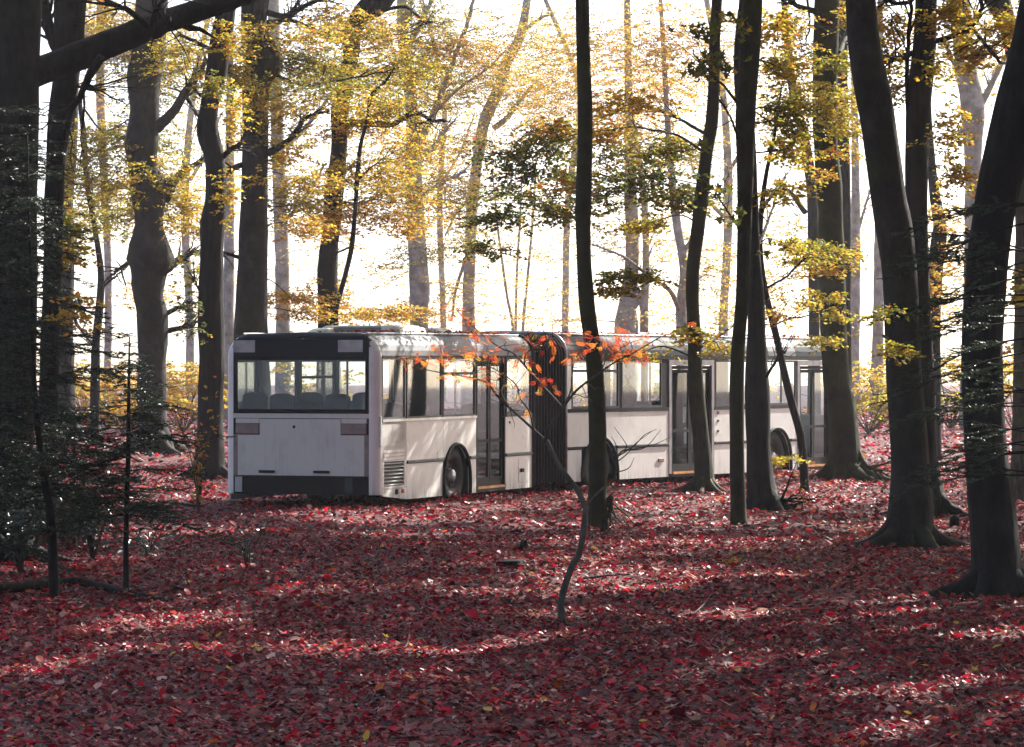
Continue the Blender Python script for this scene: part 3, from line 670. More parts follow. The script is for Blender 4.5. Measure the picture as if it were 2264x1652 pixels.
for sec, u, v in ((SR, .35, 1.05), (SR, 2.0, 1.05), (SR, 3.05, .35), (SR, 4.45, .35), (SF, 1.9, 1.0), (SF, 3.7, .35), (SF, 5.55, .35), (SF, 7.4, 1.0), (SF, 9.05, .35)):
    BB(sec).rod([(u, v, .55), (u, v, 2.45)], .018, 8).build('grab_pole', 'pole', bus)
# headrest-like bollard with a small forked bracket seen through the second window
o_ = thing_part('ticket_machine', SF.T(3.6, .75, .5)); tm = BB(SF)
P = [SF.T(3.6, .75, w) for w in (.48, 1.2, 1.26, 1.36, 1.50, 1.60, 1.66)]; tm.tube(P, [.05, .06, .12, .16, .17, .13, .05], 14); tm.build('housing', 'seat', o_, True)
tm = BB(SF); tm.rod([(3.6, .75, 1.62), (3.6, .75, 1.78)], .03); tm.rod([(3.58, .75, 1.75), (3.52, .75, 1.79), (3.51, .75, 1.84)], .014, 6); tm.rod([(3.62, .75, 1.75), (3.68, .75, 1.79), (3.69, .75, 1.84)], .014, 6); tm.build('bracket', 'seat', o_, True)

# ------------------------------------------------------------------ trees
TREES = {}
def make_tree(key, name, label, d, path, bk, branches=(), sprays=(), top=None, crown=900, cr=4.0, group=None, flare=.35, sides=14, leaf=.075, amp=.07, cat='tree', lean=0.0, spread=1.6, base_ext=True, branch_bark=None, roots=0):
    """path = [(x, y, width)] down the trunk in picture units at distance d; sprays = [(x, y, rx, ry, n, palette)]"""
    P = [at(x, y, d) for x, y, w in path]; Rr = [w * d / FOC / 2 for x, y, w in path]
    P.sort(key=lambda p: 0) ; P = P[::-1] if P[0][2] > P[-1][2] else P; Rr = Rr[::-1] if path[0][1] < path[-1][1] else Rr
    P = [np.array(p) for p in P]
    if lean:
        z0 = P[0][2]
        for p in P: p[1] += lean * (p[2] - z0)
    gz = float(ground_z(P[0][0], P[0][1]))
    if P[0][2] > gz + .1 and base_ext:
        dx = (P[1] - P[0]) / max(.01, (P[1][2] - P[0][2])); h = P[0][2] - gz
        P.insert(0, np.array([P[0][0] - dx[0] * min(h, .6) * .5, P[0][1], gz - .05])); Rr.insert(0, Rr[0] * 1.2)
    elif base_ext: P[0][2] = gz - .06
    vis_top = P[-1][2]
    H = top or (vis_top + 6)
    if H > vis_top + .5:
        dirv = P[-1] - P[-2]; dirv = dirv / max(.2, dirv[2]); dirv[:2] = np.clip(dirv[:2], -.35, .35)
        n_ = 4
        for k in range(1, n_ + 1):
            dz = (H - vis_top) * k / n_; P.append(P[n_ and -1] + np.array([dirv[0] * (H - vis_top) / n_ * .7, 0, (H - vis_top) / n_])); Rr.append(Rr[-1] * (.82 if k < n_ else .35))
    P = np.array(P); Rr = np.array(Rr)
    n_ = max(30, int((P[-1][2] - P[0][2]) / .22))
    zz = catmull(np.column_stack([P, Rr]), n_); pts = zz[:, :3]; rad = np.maximum(zz[:, 3], .003)
    h = pts[:, 2] - gz
    sc = max(rad[min(len(rad) - 1, 3)], .02)
    lob = flare * np.exp(-np.maximum(h, 0) / (1.6 * sc + .12))
    root = thing(name, label, cat, (float(P[0][0]), float(P[0][1]), gz), group)
    tb = MB(); tb.tube(pts, rad, sides, amp, lob); tb.build('trunk', bk, root, True)
    TREES[key] = (root, pts, rad, d)
    if roots:
        rr0 = float(np.interp(gz + .12, pts[:, 2], rad))
        for k in range(roots):
            a_ = 2 * math.pi * k / roots + rng.uniform(-.4, .4) + 4.2; Lr = rr0 * rng.uniform(1.6, 3.0) + .1; s_ = np.linspace(0, 1, 9); wob = rng.normal(0, .25)
            px_ = P[0][0] + np.cos(a_ + wob * s_) * (rr0 * .35 + Lr * s_); py_ = P[0][1] + np.sin(a_ + wob * s_) * (rr0 * .35 + Lr * s_)
            pz_ = ground_z(px_, py_) + rr0 * .95 * np.exp(-s_ * 3.6) - .012 - .03 * s_
            rt = MB(); rt.tube(np.column_stack([px_, py_, pz_]), np.linspace(rr0 * .36, .012, 9), 8, .15, freq=5); rt.build('root', bk, root, True)
    lv = Leaves(); lv.flat = d > 70; tw = MB()
    bb = branch_bark or bk
    wood = [pts]; wrad = [rad]
    for br in branches:
        bp_, r0, r1 = br[0], br[1], br[2]; off = br[3] if len(br) > 3 else 0.0
        q = [at(x, y, d + (off * k / max(1, len(bp_) - 1))) for k, (x, y) in enumerate(bp_)]
        q = catmull(q, 8 + 3 * len(q)); ra = np.linspace(r0 * d / FOC / 2, r1 * d / FOC / 2, len(q))
        q += rng.normal(0, .012, q.shape) * np.linspace(0, 1, len(q))[:, None]
        bm_ = MB(); bm_.tube(q, ra, 8, .08); bm_.build('branch', bb, root, True); wood.append(q[len(q) // 3:]); wrad.append(ra[len(q) // 3:])
        # side twigs
        for _ in range(int(2 + len(q) * .5) if r0 < 40 else 3):
            i = rng.integers(len(q) // 3, len(q)); t_ = unit(q[min(i + 1, len(q) - 1)] - q[i - 1])
            dv = unit(t_ + rng.normal(0, .6, 3) + np.array([0, 0, .15])); ln = rng.uniform(.3, 1.0)
            s_ = np.linspace(0, 1, 6)[:, None]; g = q[i] + dv * s_ * ln + rng.normal(0, .03, (6, 3)) * s_
            tw.tube(g, np.linspace(ra[i] * .45, .003, 6), 4, cap=False)
    for sp_ in sprays:
        x, y, rx, ry, n_l, pal = sp_[:6]; off = sp_[6] if len(sp_) > 6 else rng.uniform(-spread, spread)
        c = at(x, y, d + off); k = d / FOC
        # a limb from the trunk out to the spray
        wa = np.concatenate(wood); wr = np.concatenate(wrad); dd_ = np.linalg.norm((wa - c) * np.array([1, 1, 1.3]), axis=1) + np.where(wa[:, 2] > c[2] + .1, 1.5 * (wa[:, 2] - c[2]), 0) + np.where(wa[:, 2] < gz + .5, 9, 0)
        i = int(np.argmin(dd_)); a0 = wa[i]; r_i = wr[i]
        mid = (a0 + c) / 2 + np.array([0, 0, .12 * np.linalg.norm(c - a0) * rng.uniform(.2, 1)]) + rng.normal(0, .1, 3)
        q = catmull([a0, mid, c, c + (c - mid) * .35], 14); dist = np.linalg.norm(c - a0)
        tw.tube(q, np.linspace(min(r_i * .7, .009 + .006 * dist), .004, len(q)), 5, .1, cap=False); wood.append(q[5:]); wrad.append(np.full(len(q) - 5, .012))
        spray(lv, tw, c, rx * k * (1.45 if d > 70 else 1), ry * k * (1.8 if d > 70 else 1.1), max(.4, rx * k * .8), n_l * (2.5 if d > 70 else 1), leaf, pal, attach=a0)
        # filler twigs
        for _ in range(max(1, int(n_l / 90))):
            j = rng.integers(3, len(q)); e_ = c + rng.normal(0, .5, 3) * np.array([rx * k, rx * k, ry * k])
            m_ = (q[j] + e_) / 2 + rng.normal(0, .06, 3); tw.tube(catmull([q[j], m_, e_], 6), np.linspace(.010, .003, 7), 4, cap=False)
    # the crown above the picture
    if crown:
        crown = int(crown * (3.0 if d < 70 else .5)); zt = max(EYE + (HY + 40) / FOC * d, 4.0) + .6; Hc = max(H, zt + 2)
        u_ = rng.normal(0, .5, (crown, 3)); cc = pts[-1]; cen = np.array([cc[0], cc[1], (zt + Hc + 2.5) / 2]); hz_ = (Hc + 2.5 - zt) / 2
        # clumps
        nc = 16; cl = cen + np.clip(rng.normal(0, .5, (nc, 3)), -1, 1) * np.array([cr, cr, hz_])
        pk = rng.integers(0, nc, crown); pp = cl[pk] + rng.normal(0, .42, (crown, 3)) * np.array([1.1, 1.1, .5]); pp[:, 2] = np.maximum(pp[:, 2], zt)
        pp = pp[clear_of_gaps(pp)]; crown = len(pp); L = rng.uniform(.2, .5, crown)
        lv.add(pp, rng.normal(0, 1, (crown, 3)) * np.array([1, 1, .3]), np.array([0, 0, 1.]) + rng.normal(0, .45, (crown, 3)), L, L * .65, colors('gold' if rng.random() < .6 else 'olive', crown))
        for c_ in cl[::3]:
            j = int(np.argmin(abs(pts[:, 2] - max(zt, c_[2] - 1.5)))); tw.tube(catmull([pts[j], (pts[j] + c_) / 2 + [0, 0, .3], c_], 8), np.linspace(max(.02, rad[j] * .4), .01, 9), 5, cap=False)
    if tw.v: tw.build('twigs', bb, root, True)['kind'] = 'stuff'
    ob = lv.build('crown', 'leaf', root)
    return root

# --- left foreground
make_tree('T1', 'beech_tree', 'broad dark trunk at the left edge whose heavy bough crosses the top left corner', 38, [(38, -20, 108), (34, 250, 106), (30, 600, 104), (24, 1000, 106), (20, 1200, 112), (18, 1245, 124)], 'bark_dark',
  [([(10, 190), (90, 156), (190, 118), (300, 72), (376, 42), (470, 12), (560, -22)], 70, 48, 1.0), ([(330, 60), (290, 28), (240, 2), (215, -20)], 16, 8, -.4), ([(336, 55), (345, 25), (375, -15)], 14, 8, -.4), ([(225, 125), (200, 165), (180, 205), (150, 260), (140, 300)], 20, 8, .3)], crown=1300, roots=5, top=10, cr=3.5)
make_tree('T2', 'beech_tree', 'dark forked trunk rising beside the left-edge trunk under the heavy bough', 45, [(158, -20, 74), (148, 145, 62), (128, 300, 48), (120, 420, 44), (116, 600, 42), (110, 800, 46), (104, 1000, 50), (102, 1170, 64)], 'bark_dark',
  [([(150, 170), (120, 100), (104, 40), (96, -10)], 26, 20), ([(118, 185), (165, 190), (205, 198), (232, 200)], 10, 3)],
  [(150, 690, 34, 40, 120, 'amber'), (140, 560, 30, 25, 100, 'yellow'), (145, 500, 30, 25, 80, 'olive')], crown=1100, top=13, leaf=.07)
make_tree('T3', 'beech_tree', 'dark trunk with sun-browned right edge behind the young fir on the left', 93, [(150, 330, 40), (140, 450, 44), (142, 560, 46), (136, 700, 52), (138, 830, 56), (138, 920, 66), (140, 962, 96)], 'bark_dark', [([(160, 690), (172, 720), (195, 750), (215, 780)], 9, 5)],
  [(170, 440, 40, 60, 260, 'olive'), (195, 480, 55, 28, 260, 'yellow'), (150, 520, 30, 40, 140, 'yellow')], roots=4, top=14, crown=700)
make_tree('D', 'young_beech', 'thin dark curving trunk with a kink, left of the burly trunk', 88, [(205, 140, 14), (178, 215, 9), (185, 295, 13), (192, 400, 12), (208, 495, 12), (223, 600, 15), (220, 680, 17), (212, 760, 19), (210, 890, 22), (207, 1000, 28)], 'bark_dark',
  [([(190, 360), (215, 335), (246, 310)], 5, 2), ([(182, 360), (160, 345), (145, 330)], 7, 3), ([(222, 640), (250, 615), (280, 590)], 6, 3), ([(185, 240), (230, 290), (290, 262), (345, 255)], 5, 2)],
  [(215, 300, 45, 22, 160, 'yellow'), (260, 290, 45, 16, 120, 'gold'), (195, 400, 40, 25, 170, 'olive'), (230, 430, 45, 30, 200, 'yellow')], top=13, crown=500)
make_tree('D2', 'hazed_beech', 'pale hazy trunk showing just right of the thin curving trunk', 135, [(222, 100, 20), (222, 220, 20), (232, 420, 18), (238, 560, 16), (240, 700, 17), (237, 850, 19), (235, 880, 24)], 'bark_hazed', [], [(215, 240, 45, 25, 160, 'amber'), (205, 180, 40, 20, 120, 'gold')], top=20, crown=500)
make_tree('C', 'beech_tree', 'burly lumpy trunk with large burls between the thin curving trunk and the bus', 82, [(335, 20, 74), (325, 134, 72), (320, 161, 78), (318, 242, 66), (313, 322, 70), (317, 376, 64), (327, 414, 86), (328, 495, 64), (332, 572, 110), (328, 604, 82), (328, 656, 68), (337, 710, 72), (336, 817, 66), (336, 930, 70), (336, 1010, 110)], 'bark_beech',
  [([(345, 285), (385, 245), (408, 205), (440, 165), (455, 130)], 24, 10, -1), ([(408, 205), (425, 235), (442, 262)], 11, 6, -1), ([(365, 440), (385, 400), (420, 370), (450, 355)], 26, 8, 1), ([(372, 590), (400, 572), (430, 555)], 22, 9, .5), ([(285, 580), (262, 596), (236, 618)], 10, 5), ([(365, 695), (395, 680), (425, 668)], 12, 7), ([(355, 735), (400, 725), (430, 718)], 14, 8)],
  [(250, 40, 70, 34, 420, 'gold'), (230, 90, 45, 25, 200, 'gold'), (310, 120, 75, 28, 420, 'yellow'), (340, 170, 55, 34, 330, 'olive'), (420, 110, 50, 34, 340, 'yellow'), (330, 250, 45, 30, 200, 'olive'), (310, 310, 60, 25, 260, 'olive'), (360, 390, 45, 28, 220, 'yellow'), (330, 440, 60, 35, 330, 'yellow'), (290, 480, 60, 25, 230, 'olive'), (400, 460, 50, 28, 240, 'gold'), (250, 400, 60, 30, 280, 'yellow'), (420, 500, 45, 18, 160, 'gold'), (330, 650, 40, 18, 120, 'amber'), (200, 330, 50, 30, 220, 'yellow'), (300, 60, 60, 30, 260, 'gold')], roots=5, top=16, crown=900, amp=.11, cr=5)
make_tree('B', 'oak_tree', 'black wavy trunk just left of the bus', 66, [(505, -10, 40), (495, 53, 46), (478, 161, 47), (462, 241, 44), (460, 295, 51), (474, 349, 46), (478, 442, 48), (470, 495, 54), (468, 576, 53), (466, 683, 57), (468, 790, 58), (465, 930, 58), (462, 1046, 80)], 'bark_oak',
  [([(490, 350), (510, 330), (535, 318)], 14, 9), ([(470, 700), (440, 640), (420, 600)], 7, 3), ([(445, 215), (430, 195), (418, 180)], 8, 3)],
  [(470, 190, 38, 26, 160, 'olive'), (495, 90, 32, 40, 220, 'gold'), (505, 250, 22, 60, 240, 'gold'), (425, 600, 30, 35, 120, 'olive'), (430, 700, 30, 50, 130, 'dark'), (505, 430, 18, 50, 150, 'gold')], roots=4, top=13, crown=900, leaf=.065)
make_tree('Bp', 'hazed_beech', 'pale brown trunk glimpsed between the black wavy trunk and the smooth trunk', 118, [(508, 380, 22), (507, 520, 24), (506, 640, 24), (505, 760, 26), (505, 935, 34)], 'bark_hazed', [], [(505, 330, 25, 40, 160, 'gold')], top=17, crown=400)
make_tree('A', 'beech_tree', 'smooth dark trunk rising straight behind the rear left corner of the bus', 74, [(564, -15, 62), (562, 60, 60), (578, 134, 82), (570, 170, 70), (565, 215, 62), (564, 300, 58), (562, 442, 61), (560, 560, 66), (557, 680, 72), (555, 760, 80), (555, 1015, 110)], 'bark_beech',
  [([(592, 28), (633, 36), (666, 18), (714, -4)], 15, 8, -1), ([(592, 50), (640, 44), (690, 62), (751, 82)], 13, 5, 1), ([(592, 60), (630, 40), (655, 10), (662, -10)], 12, 6), ([(594, 338), (623, 322), (660, 288), (672, 262), (730, 244)], 17, 5, -1), ([(606, 164), (666, 188), (714, 183), (781, 172), (862, 156)], 7, 3, -3), ([(533, 190), (505, 150), (494, 126), (457, 105), (398, 78)], 16, 7, -2), ([(530, 570), (500, 560), (470, 553)], 9, 5, -1), ([(533, 365), (512, 374), (490, 392)], 14, 10, -1)],
  [(655, 80, 70, 16, 220, 'gold'), (640, 130, 60, 20, 240, 'olive'), (690, 150, 70, 18, 220, 'yellow'), (680, 225, 80, 18, 260, 'gold'), (630, 270, 30, 50, 200, 'yellow'), (700, 190, 90, 14, 180, 'olive'), (660, 400, 60, 18, 180, 'gold'), (640, 455, 45, 22, 170, 'yellow'), (660, 505, 40, 15, 130, 'amber'), (640, 655, 60, 10, 170, 'amber'), (655, 690, 50, 8, 90, 'amber'), (630, 340, 30, 20, 100, 'amber'), (525, 110, 14, 40, 120, 'gold'), (505, 165, 25, 18, 120, 'yellow'), (720, 30, 50, 22, 150, 'gold')], top=15, crown=1000, amp=.05, cr=5)
make_tree('Ap', 'hazed_beech', 'pale misty trunk right of the smooth trunk behind the bus', 128, [(604, -10, 26), (608, 120, 28), (612, 260, 28), (618, 420, 30), (622, 520, 32), (625, 640, 33), (626, 740, 33), (626, 910, 40)], 'bark_hazed', [([(615, 330), (660, 300), (700, 250), (740, 200)], 12, 6), ([(620, 500), (680, 430), (720, 360)], 9, 4)], [(600, 200, 40, 60, 240, 'gold'), (655, 340, 50, 20, 120, 'amber'), (700, 110, 60, 30, 180, 'gold'), (645, 590, 60, 26, 110, 'gold'), (700, 555, 60, 22, 90, 'yellow'), (820, 600, 60, 22, 80, 'gold')], top=20, crown=500)
make_tree('E', 'oak_tree', 'black leaning trunk behind the roof pods with a level limb to the right', 78, [(850, -20, 66), (795, 40, 44), (779, 80, 42), (776, 121, 37), (761, 188, 34), (752, 242, 41), (751, 296, 37), (748, 350, 38), (742, 403, 41), (738, 442, 43), (733, 495, 41), (725, 576, 44), (724, 640, 45), (726, 700, 47), (728, 1000, 70)], 'bark_oak',
  [([(770, 272), (830, 274), (868, 275), (890, 262), (920, 250), (960, 268), (985, 264)], 17, 5, -1), ([(905, 258), (915, 272), (945, 272)], 7, 3, -1), ([(752, 92), (725, 82), (692, 62)], 10, 6, 1), ([(850, 22), (897, 16), (935, 46), (955, 50)], 9, 4, -2), ([(760, 450), (790, 452), (830, 440)], 13, 5, 1)],
  [(780, 50, 55, 20, 240, 'amber'), (790, 160, 85, 22, 420, 'olive'), (830, 215, 60, 35, 320, 'gold'), (760, 285, 50, 16, 170, 'amber'), (870, 320, 70, 25, 320, 'gold'), (850, 430, 70, 32, 380, 'gold'), (800, 480, 60, 18, 190, 'amber'), (735, 490, 28, 28, 180, 'amber'), (735, 650, 28, 36, 170, 'amber'), (800, 694, 60, 9, 150, 'amber'), (870, 688, 55, 8, 120, 'amber'), (760, 380, 40, 24, 160, 'gold'), (690, 440, 40, 20, 150, 'yellow'), (850, 80, 60, 24, 260, 'gold'), (880, 150, 60, 20, 240, 'yellow'), (900, 500, 40, 16, 120, 'amber')], top=15, crown=900, cr=5)
make_tree('E2', 'young_beech', 'slender dark stem arching to the right from beside the black leaning trunk', 76, [(872, 150, 4), (856, 175, 6), (838, 194, 7), (819, 215, 8), (811, 269, 8), (797, 322, 9), (789, 403, 10), (787, 441, 10), (779, 536, 11), (768, 590, 11), (752, 650, 12), (742, 690, 13), (738, 760, 15), (736, 1010, 18)], 'bark_dark',
  [([(789, 400), (820, 370), (850, 350)], 5, 2), ([(786, 420), (760, 395), (735, 385)], 5, 2), ([(778, 545), (745, 560), (735, 575)], 5, 3)], [(830, 380, 50, 20, 200, 'gold'), (850, 250, 40, 24, 150, 'yellow')], top=9.0, crown=0, base_ext=True)
make_tree('F', 'hazed_beech', 'stout pale misty trunk forking high above the middle of the rear bus section', 112, [(888, -10, 22), (889, 40, 24), (890, 73, 27), (902, 161, 24), (910, 242, 30), (917, 296, 38), (914, 376, 38), (918, 462, 38), (924, 576, 43), (928, 640, 46), (926, 700, 42), (925, 790, 44), (925, 940, 60)], 'bark_hazed',
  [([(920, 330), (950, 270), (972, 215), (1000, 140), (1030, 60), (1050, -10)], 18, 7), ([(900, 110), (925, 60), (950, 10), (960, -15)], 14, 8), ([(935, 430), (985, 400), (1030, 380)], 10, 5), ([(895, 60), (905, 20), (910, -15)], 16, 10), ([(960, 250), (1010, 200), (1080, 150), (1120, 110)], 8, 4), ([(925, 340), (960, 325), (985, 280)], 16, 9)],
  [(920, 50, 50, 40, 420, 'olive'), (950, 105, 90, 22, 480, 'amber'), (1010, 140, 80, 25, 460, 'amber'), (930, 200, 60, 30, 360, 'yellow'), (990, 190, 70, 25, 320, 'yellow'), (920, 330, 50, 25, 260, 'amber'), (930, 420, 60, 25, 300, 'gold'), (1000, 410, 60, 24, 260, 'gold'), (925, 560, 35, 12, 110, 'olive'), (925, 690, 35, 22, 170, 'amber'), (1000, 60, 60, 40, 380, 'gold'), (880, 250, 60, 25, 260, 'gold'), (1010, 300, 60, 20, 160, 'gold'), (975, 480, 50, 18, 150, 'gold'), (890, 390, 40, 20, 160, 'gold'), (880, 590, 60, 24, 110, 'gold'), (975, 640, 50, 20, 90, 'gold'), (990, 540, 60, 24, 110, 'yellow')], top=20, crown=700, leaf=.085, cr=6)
make_tree('G', 'hazed_beech', 'pale misty trunk bending up to the right in the bright gap above the bus', 128, [(1168, -15, 17), (1150, 80, 22), (1122, 134, 24), (1101, 200, 26), (1071, 269, 27), (1058, 340, 25), (1050, 400, 25), (1044, 462, 27), (1040, 560, 26), (1036, 640, 28), (1036, 720, 31), (1036, 910, 40)], 'bark_hazed',
  [([(1090, 285), (1120, 262), (1144, 228), (1175, 190)], 15, 6), ([(1042, 540), (1020, 600), (1006, 650), (1000, 700)], 9, 5), ([(1150, 80), (1180, 50), (1215, 30)], 10, 5), ([(1046, 430), (1010, 470), (985, 520)], 8, 4)],
  [(1080, 190, 75, 35, 420, 'gold'), (1160, 160, 80, 40, 520, 'amber'), (1140, 80, 70, 40, 420, 'gold'), (1180, 235, 70, 35, 380, 'gold'), (1045, 440, 40, 25, 200, 'olive'), (1040, 540, 35, 25, 150, 'gold'), (1090, 330, 60, 20, 180, 'gold'), (1020, 360, 50, 20, 160, 'amber'), (1085, 620, 60, 24, 110, 'gold'), (1120, 690, 60, 15, 80, 'amber'), (1190, 560, 60, 24, 110, 'gold')], top=21, crown=600, leaf=.09, cr=6)
for k, pth in enumerate(([(1100, 500, 5), (1112, 590, 6), (1122, 660, 6), (1135, 735, 8), (1136, 905, 9)], [(1150, 480, 5), (1143, 600, 6), (1141, 680, 6), (1140, 735, 7), (1140, 905, 9)], [(1182, 420, 5), (1175, 520, 6), (1164, 640, 6), (1156, 735, 8), (1155, 905, 9)])):
    make_tree('G2%d' % k, 'hazed_sapling', ['leftmost', 'middle', 'rightmost'][k] + ' of three hair-thin misty stems above the rear bus section', 132 + 3 * k, pth, 'bark_hazed', [], [(pth[0][0], pth[0][1] + 20, 40, 25, 110, 'gold')], top=11, crown=0, group='thin misty stems', flare=.1, sides=8)
make_tree('H', 'beech_tree', 'slender upright trunk in front of the accordion joint and second window', 46.6, [(1287, -20, 30), (1290, 134, 31), (1294, 269, 34), (1290, 442, 36), (1289, 495, 34), (1291, 576, 33), (1296, 656, 36), (1302, 710, 36), (1310, 764, 38), (1315, 817, 38), (1320, 909, 39), (1322, 1016, 41), (1321, 1097, 43), (1322, 1150, 45), (1323, 1172, 50)], 'bark_moss',
  [([(1340, 1120), (1352, 1098), (1348, 1130), (1352, 1150)], 12, 8), ([(1318, 630), (1360, 618), (1400, 610)], 5, 2, 1.0)], [(1385, 612, 50, 14, 230, 'olive', 0.6), (1350, 640, 35, 12, 100, 'yellow', .4)], top=11, crown=900, amp=.04, leaf=.06, flare=.2)
make_tree('Gp', 'hazed_beech', 'twin-stemmed pale misty tree behind the slender front trunk', 118, [(1392, 330, 22), (1394, 420, 28), (1398, 500, 30), (1398, 576, 32), (1390, 650, 36), (1386, 690, 44), (1384, 735, 56), (1384, 925, 64)], 'bark_hazed',
  [([(1424, 735), (1426, 656), (1428, 560), (1424, 440), (1408, 330), (1395, 250)], 20, 12), ([(1395, 690), (1425, 640), (1432, 600)], 14, 9), ([(1420, 690), (1410, 640), (1395, 600)], 9, 6)],
  [(1400, 330, 60, 40, 320, 'amber'), (1430, 460, 50, 25, 210, 'amber'), (1370, 250, 60, 40, 330, 'amber'), (1420, 560, 40, 20, 120, 'gold'), (1400, 180, 80, 40, 480, 'amber'), (1340, 90, 50, 50, 400, 'amber'), (1250, 120, 60, 50, 420, 'gold'), (1240, 220, 60, 40, 380, 'amber'), (1345, 520, 60, 26, 110, 'gold'), (1455, 650, 50, 24, 100, 'gold'), (1240, 640, 60, 24, 90, 'gold'), (1230, 710, 60, 10, 50, 'amber')], top=20, crown=500, leaf=.09, cr=6)
make_tree('Jp', 'hazed_beech', 'pale misty trunk with a low arching limb left of the gnarled flared tree', 106, [(1478, 300, 14), (1488, 420, 18), (1497, 495, 20), (1508, 560, 20), (1512, 610, 20), (1506, 683, 26), (1509, 740, 28), (1509, 930, 36)], 'bark_hazed',
  [([(1504, 690), (1481, 643), (1438, 613), (1374, 565), (1309, 541)], 12, 4, -3), ([(1508, 560), (1535, 520), (1545, 470)], 12, 6)],
  [(1480, 60, 70, 50, 480, 'amber'), (1440, 120, 70, 40, 420, 'amber'), (1490, 200, 60, 50, 420, 'amber'), (1500, 330, 50, 30, 260, 'gold'), (1560, 620, 40, 30, 150, 'gold'), (1490, 530, 40, 20, 120, 'gold'), (1620, 100, 60, 60, 360, 'gold'), (1590, 560, 40, 26, 100, 'gold'), (1585, 690, 40, 22, 80, 'gold'), (1480, 700, 50, 12, 60, 'amber')], top=18, crown=500, leaf=.085, cr=6)
# --- middle and right, in front of the bus
make_tree('J', 'beech_tree', 'gnarled dark tree with wide spreading roots in front of the middle bus door', 59.5, [(1586, -15, 24), (1580, 100, 25), (1578, 200, 27), (1574, 269, 30), (1562, 340, 29), (1550, 441, 32), (1545, 495, 30), (1534, 576, 30), (1531, 656, 30), (1535, 737, 32), (1537, 817, 32), (1541, 883, 37), (1549, 962, 40), (1555, 1030, 46), (1556, 1066, 60), (1556, 1092, 84)], 'bark_moss',
  [([(1568, 300), (1540, 285), (1500, 262), (1440, 240), (1390, 238), (1340, 250)], 9, 3, 2), ([(1560, 340), (1500, 300), (1430, 285), (1400, 275)], 7, 3, -1), ([(1548, 470), (1500, 440), (1440, 420), (1380, 400), (1300, 380)], 9, 3, 2), ([(1545, 770), (1590, 745), (1640, 700)], 5, 2, 1)],
  [(1380, 350, 95, 34, 380, 'olive'), (1440, 400, 95, 36, 420, 'dark'), (1340, 430, 75, 32, 290, 'dark'), (1500, 440, 60, 30, 460, 'olive'), (1225, 320, 75, 34, 280, 'olive'), (1180, 375, 85, 32, 300, 'dark'), (1130, 340, 70, 30, 220, 'dark'), (1160, 430, 85, 32, 290, 'dark'), (1110, 480, 60, 22, 260, 'dark'), (1230, 470, 60, 22, 300, 'olive'), (1090, 550, 50, 18, 150, 'dark'), (1420, 500, 60, 16, 220, 'yellow'), (1540, 740, 36, 22, 170, 'yellow'), (1590, 768, 36, 10, 100, 'yellow'), (1470, 330, 60, 24, 300, 'olive'), (1240, 400, 50, 24, 300, 'amber'), (1200, 290, 70, 24, 330, 'amber'), (1350, 290, 60, 22, 280, 'amber'), (1420, 780, 40, 10, 80, 'yellow'), (1400, 230, 80, 24, 300, 'amber')], roots=6, top=12, crown=1000, leaf=.068, amp=.07, flare=.9, cr=5)
make_tree('K2', 'beech_tree', 'thick ridged dark trunk behind the slim smooth trunk, right of the middle door', 53, [(1652, -15, 34), (1640, 134, 38), (1652, 300, 36), (1660, 441, 34), (1665, 560, 34), (1671, 656, 40), (1673, 737, 42), (1674, 858, 56), (1679, 1016, 60), (1684, 1080, 70), (1690, 1118, 96), (1692, 1128, 110)], 'bark_oak',
  [([(1700, 1085), (1722, 1110), (1760, 1120)], 26, 8), ([(1668, 560), (1695, 500), (1715, 440), (1740, 380)], 8, 4, 2), ([(1690, 840), (1715, 800), (1740, 775)], 8, 3, -1)],
  [(1725, 150, 36, 36, 220, 'yellow'), (1730, 250, 45, 36, 300, 'olive'), (1735, 330, 45, 34, 260, 'yellow'), (1735, 420, 40, 25, 170, 'yellow'), (1720, 60, 36, 40, 240, 'gold')], roots=5, top=11, crown=1000, flare=.6, leaf=.065)
make_tree('K1', 'sycamore_tree', 'slim smooth trunk with reddish right side and broad green leaves near its top', 48, [(1664, -20, 46), (1660, 81, 46), (1652, 200, 44), (1648, 269, 44), (1648, 380, 38), (1646, 495, 33), (1641, 656, 30), (1632, 764, 31), (1629, 858, 32), (1629, 950, 32), (1630, 1043, 33), (1633, 1120, 36), (1634, 1160, 42)], 'bark_moss',
  [([(1640, 240), (1600, 190), (1560, 150), (1530, 110)], 7, 3, -1.5), ([(1642, 330), (1610, 250), (1580, 210)], 6, 3, -1.5), ([(1645, 520), (1610, 470), (1580, 430)], 6, 3, -1.5)], [], top=9.5, crown=800, amp=.04, flare=.25)
# broad maple leaves on the slim trunk, one by one
def leaf_star(name, lobes=5):
    me = bpy.data.meshes.new(name); vs = [(0, 0, 0)]; out = [(0, -.02)]
    ang = [-75, -40, -15, 12, 40, 62, 90, 118, 140, 168, 195, 220, 255]; rr = [.25, .62, .38, .86, .45, .5, 1.0, .5, .45, .86, .38, .62, .25]
    for a_, r_ in zip(ang, rr): vs.append((r_ * .62 * math.cos(R(a_)), .28 + r_ * .62 * math.sin(R(a_)), .05 * math.sin(a_ * .09) + .06 * r_ * r_))
    vs[0] = (0, .28, 0); k = len(ang); fs = [(0, i, i + 1) for i in range(1, k)] + [(0, k, 1)]
    me.from_pydata(vs, [], fs); return me
def with_col(me, c, m):
    me = me.copy(); a_ = me.color_attributes.new('col', 'FLOAT_COLOR', 'POINT'); a_.data.foreach_set('color', list(c + (1,)) * len(me.vertices)); me.materials.append(M[m]); return me
star = leaf_star('leaf')
mp_meshes = [with_col(star, c, 'leaf') for c in ((.10, .12, .02), (.15, .16, .02), (.07, .09, .025), (.22, .20, .025), (.52, .34, .03))]
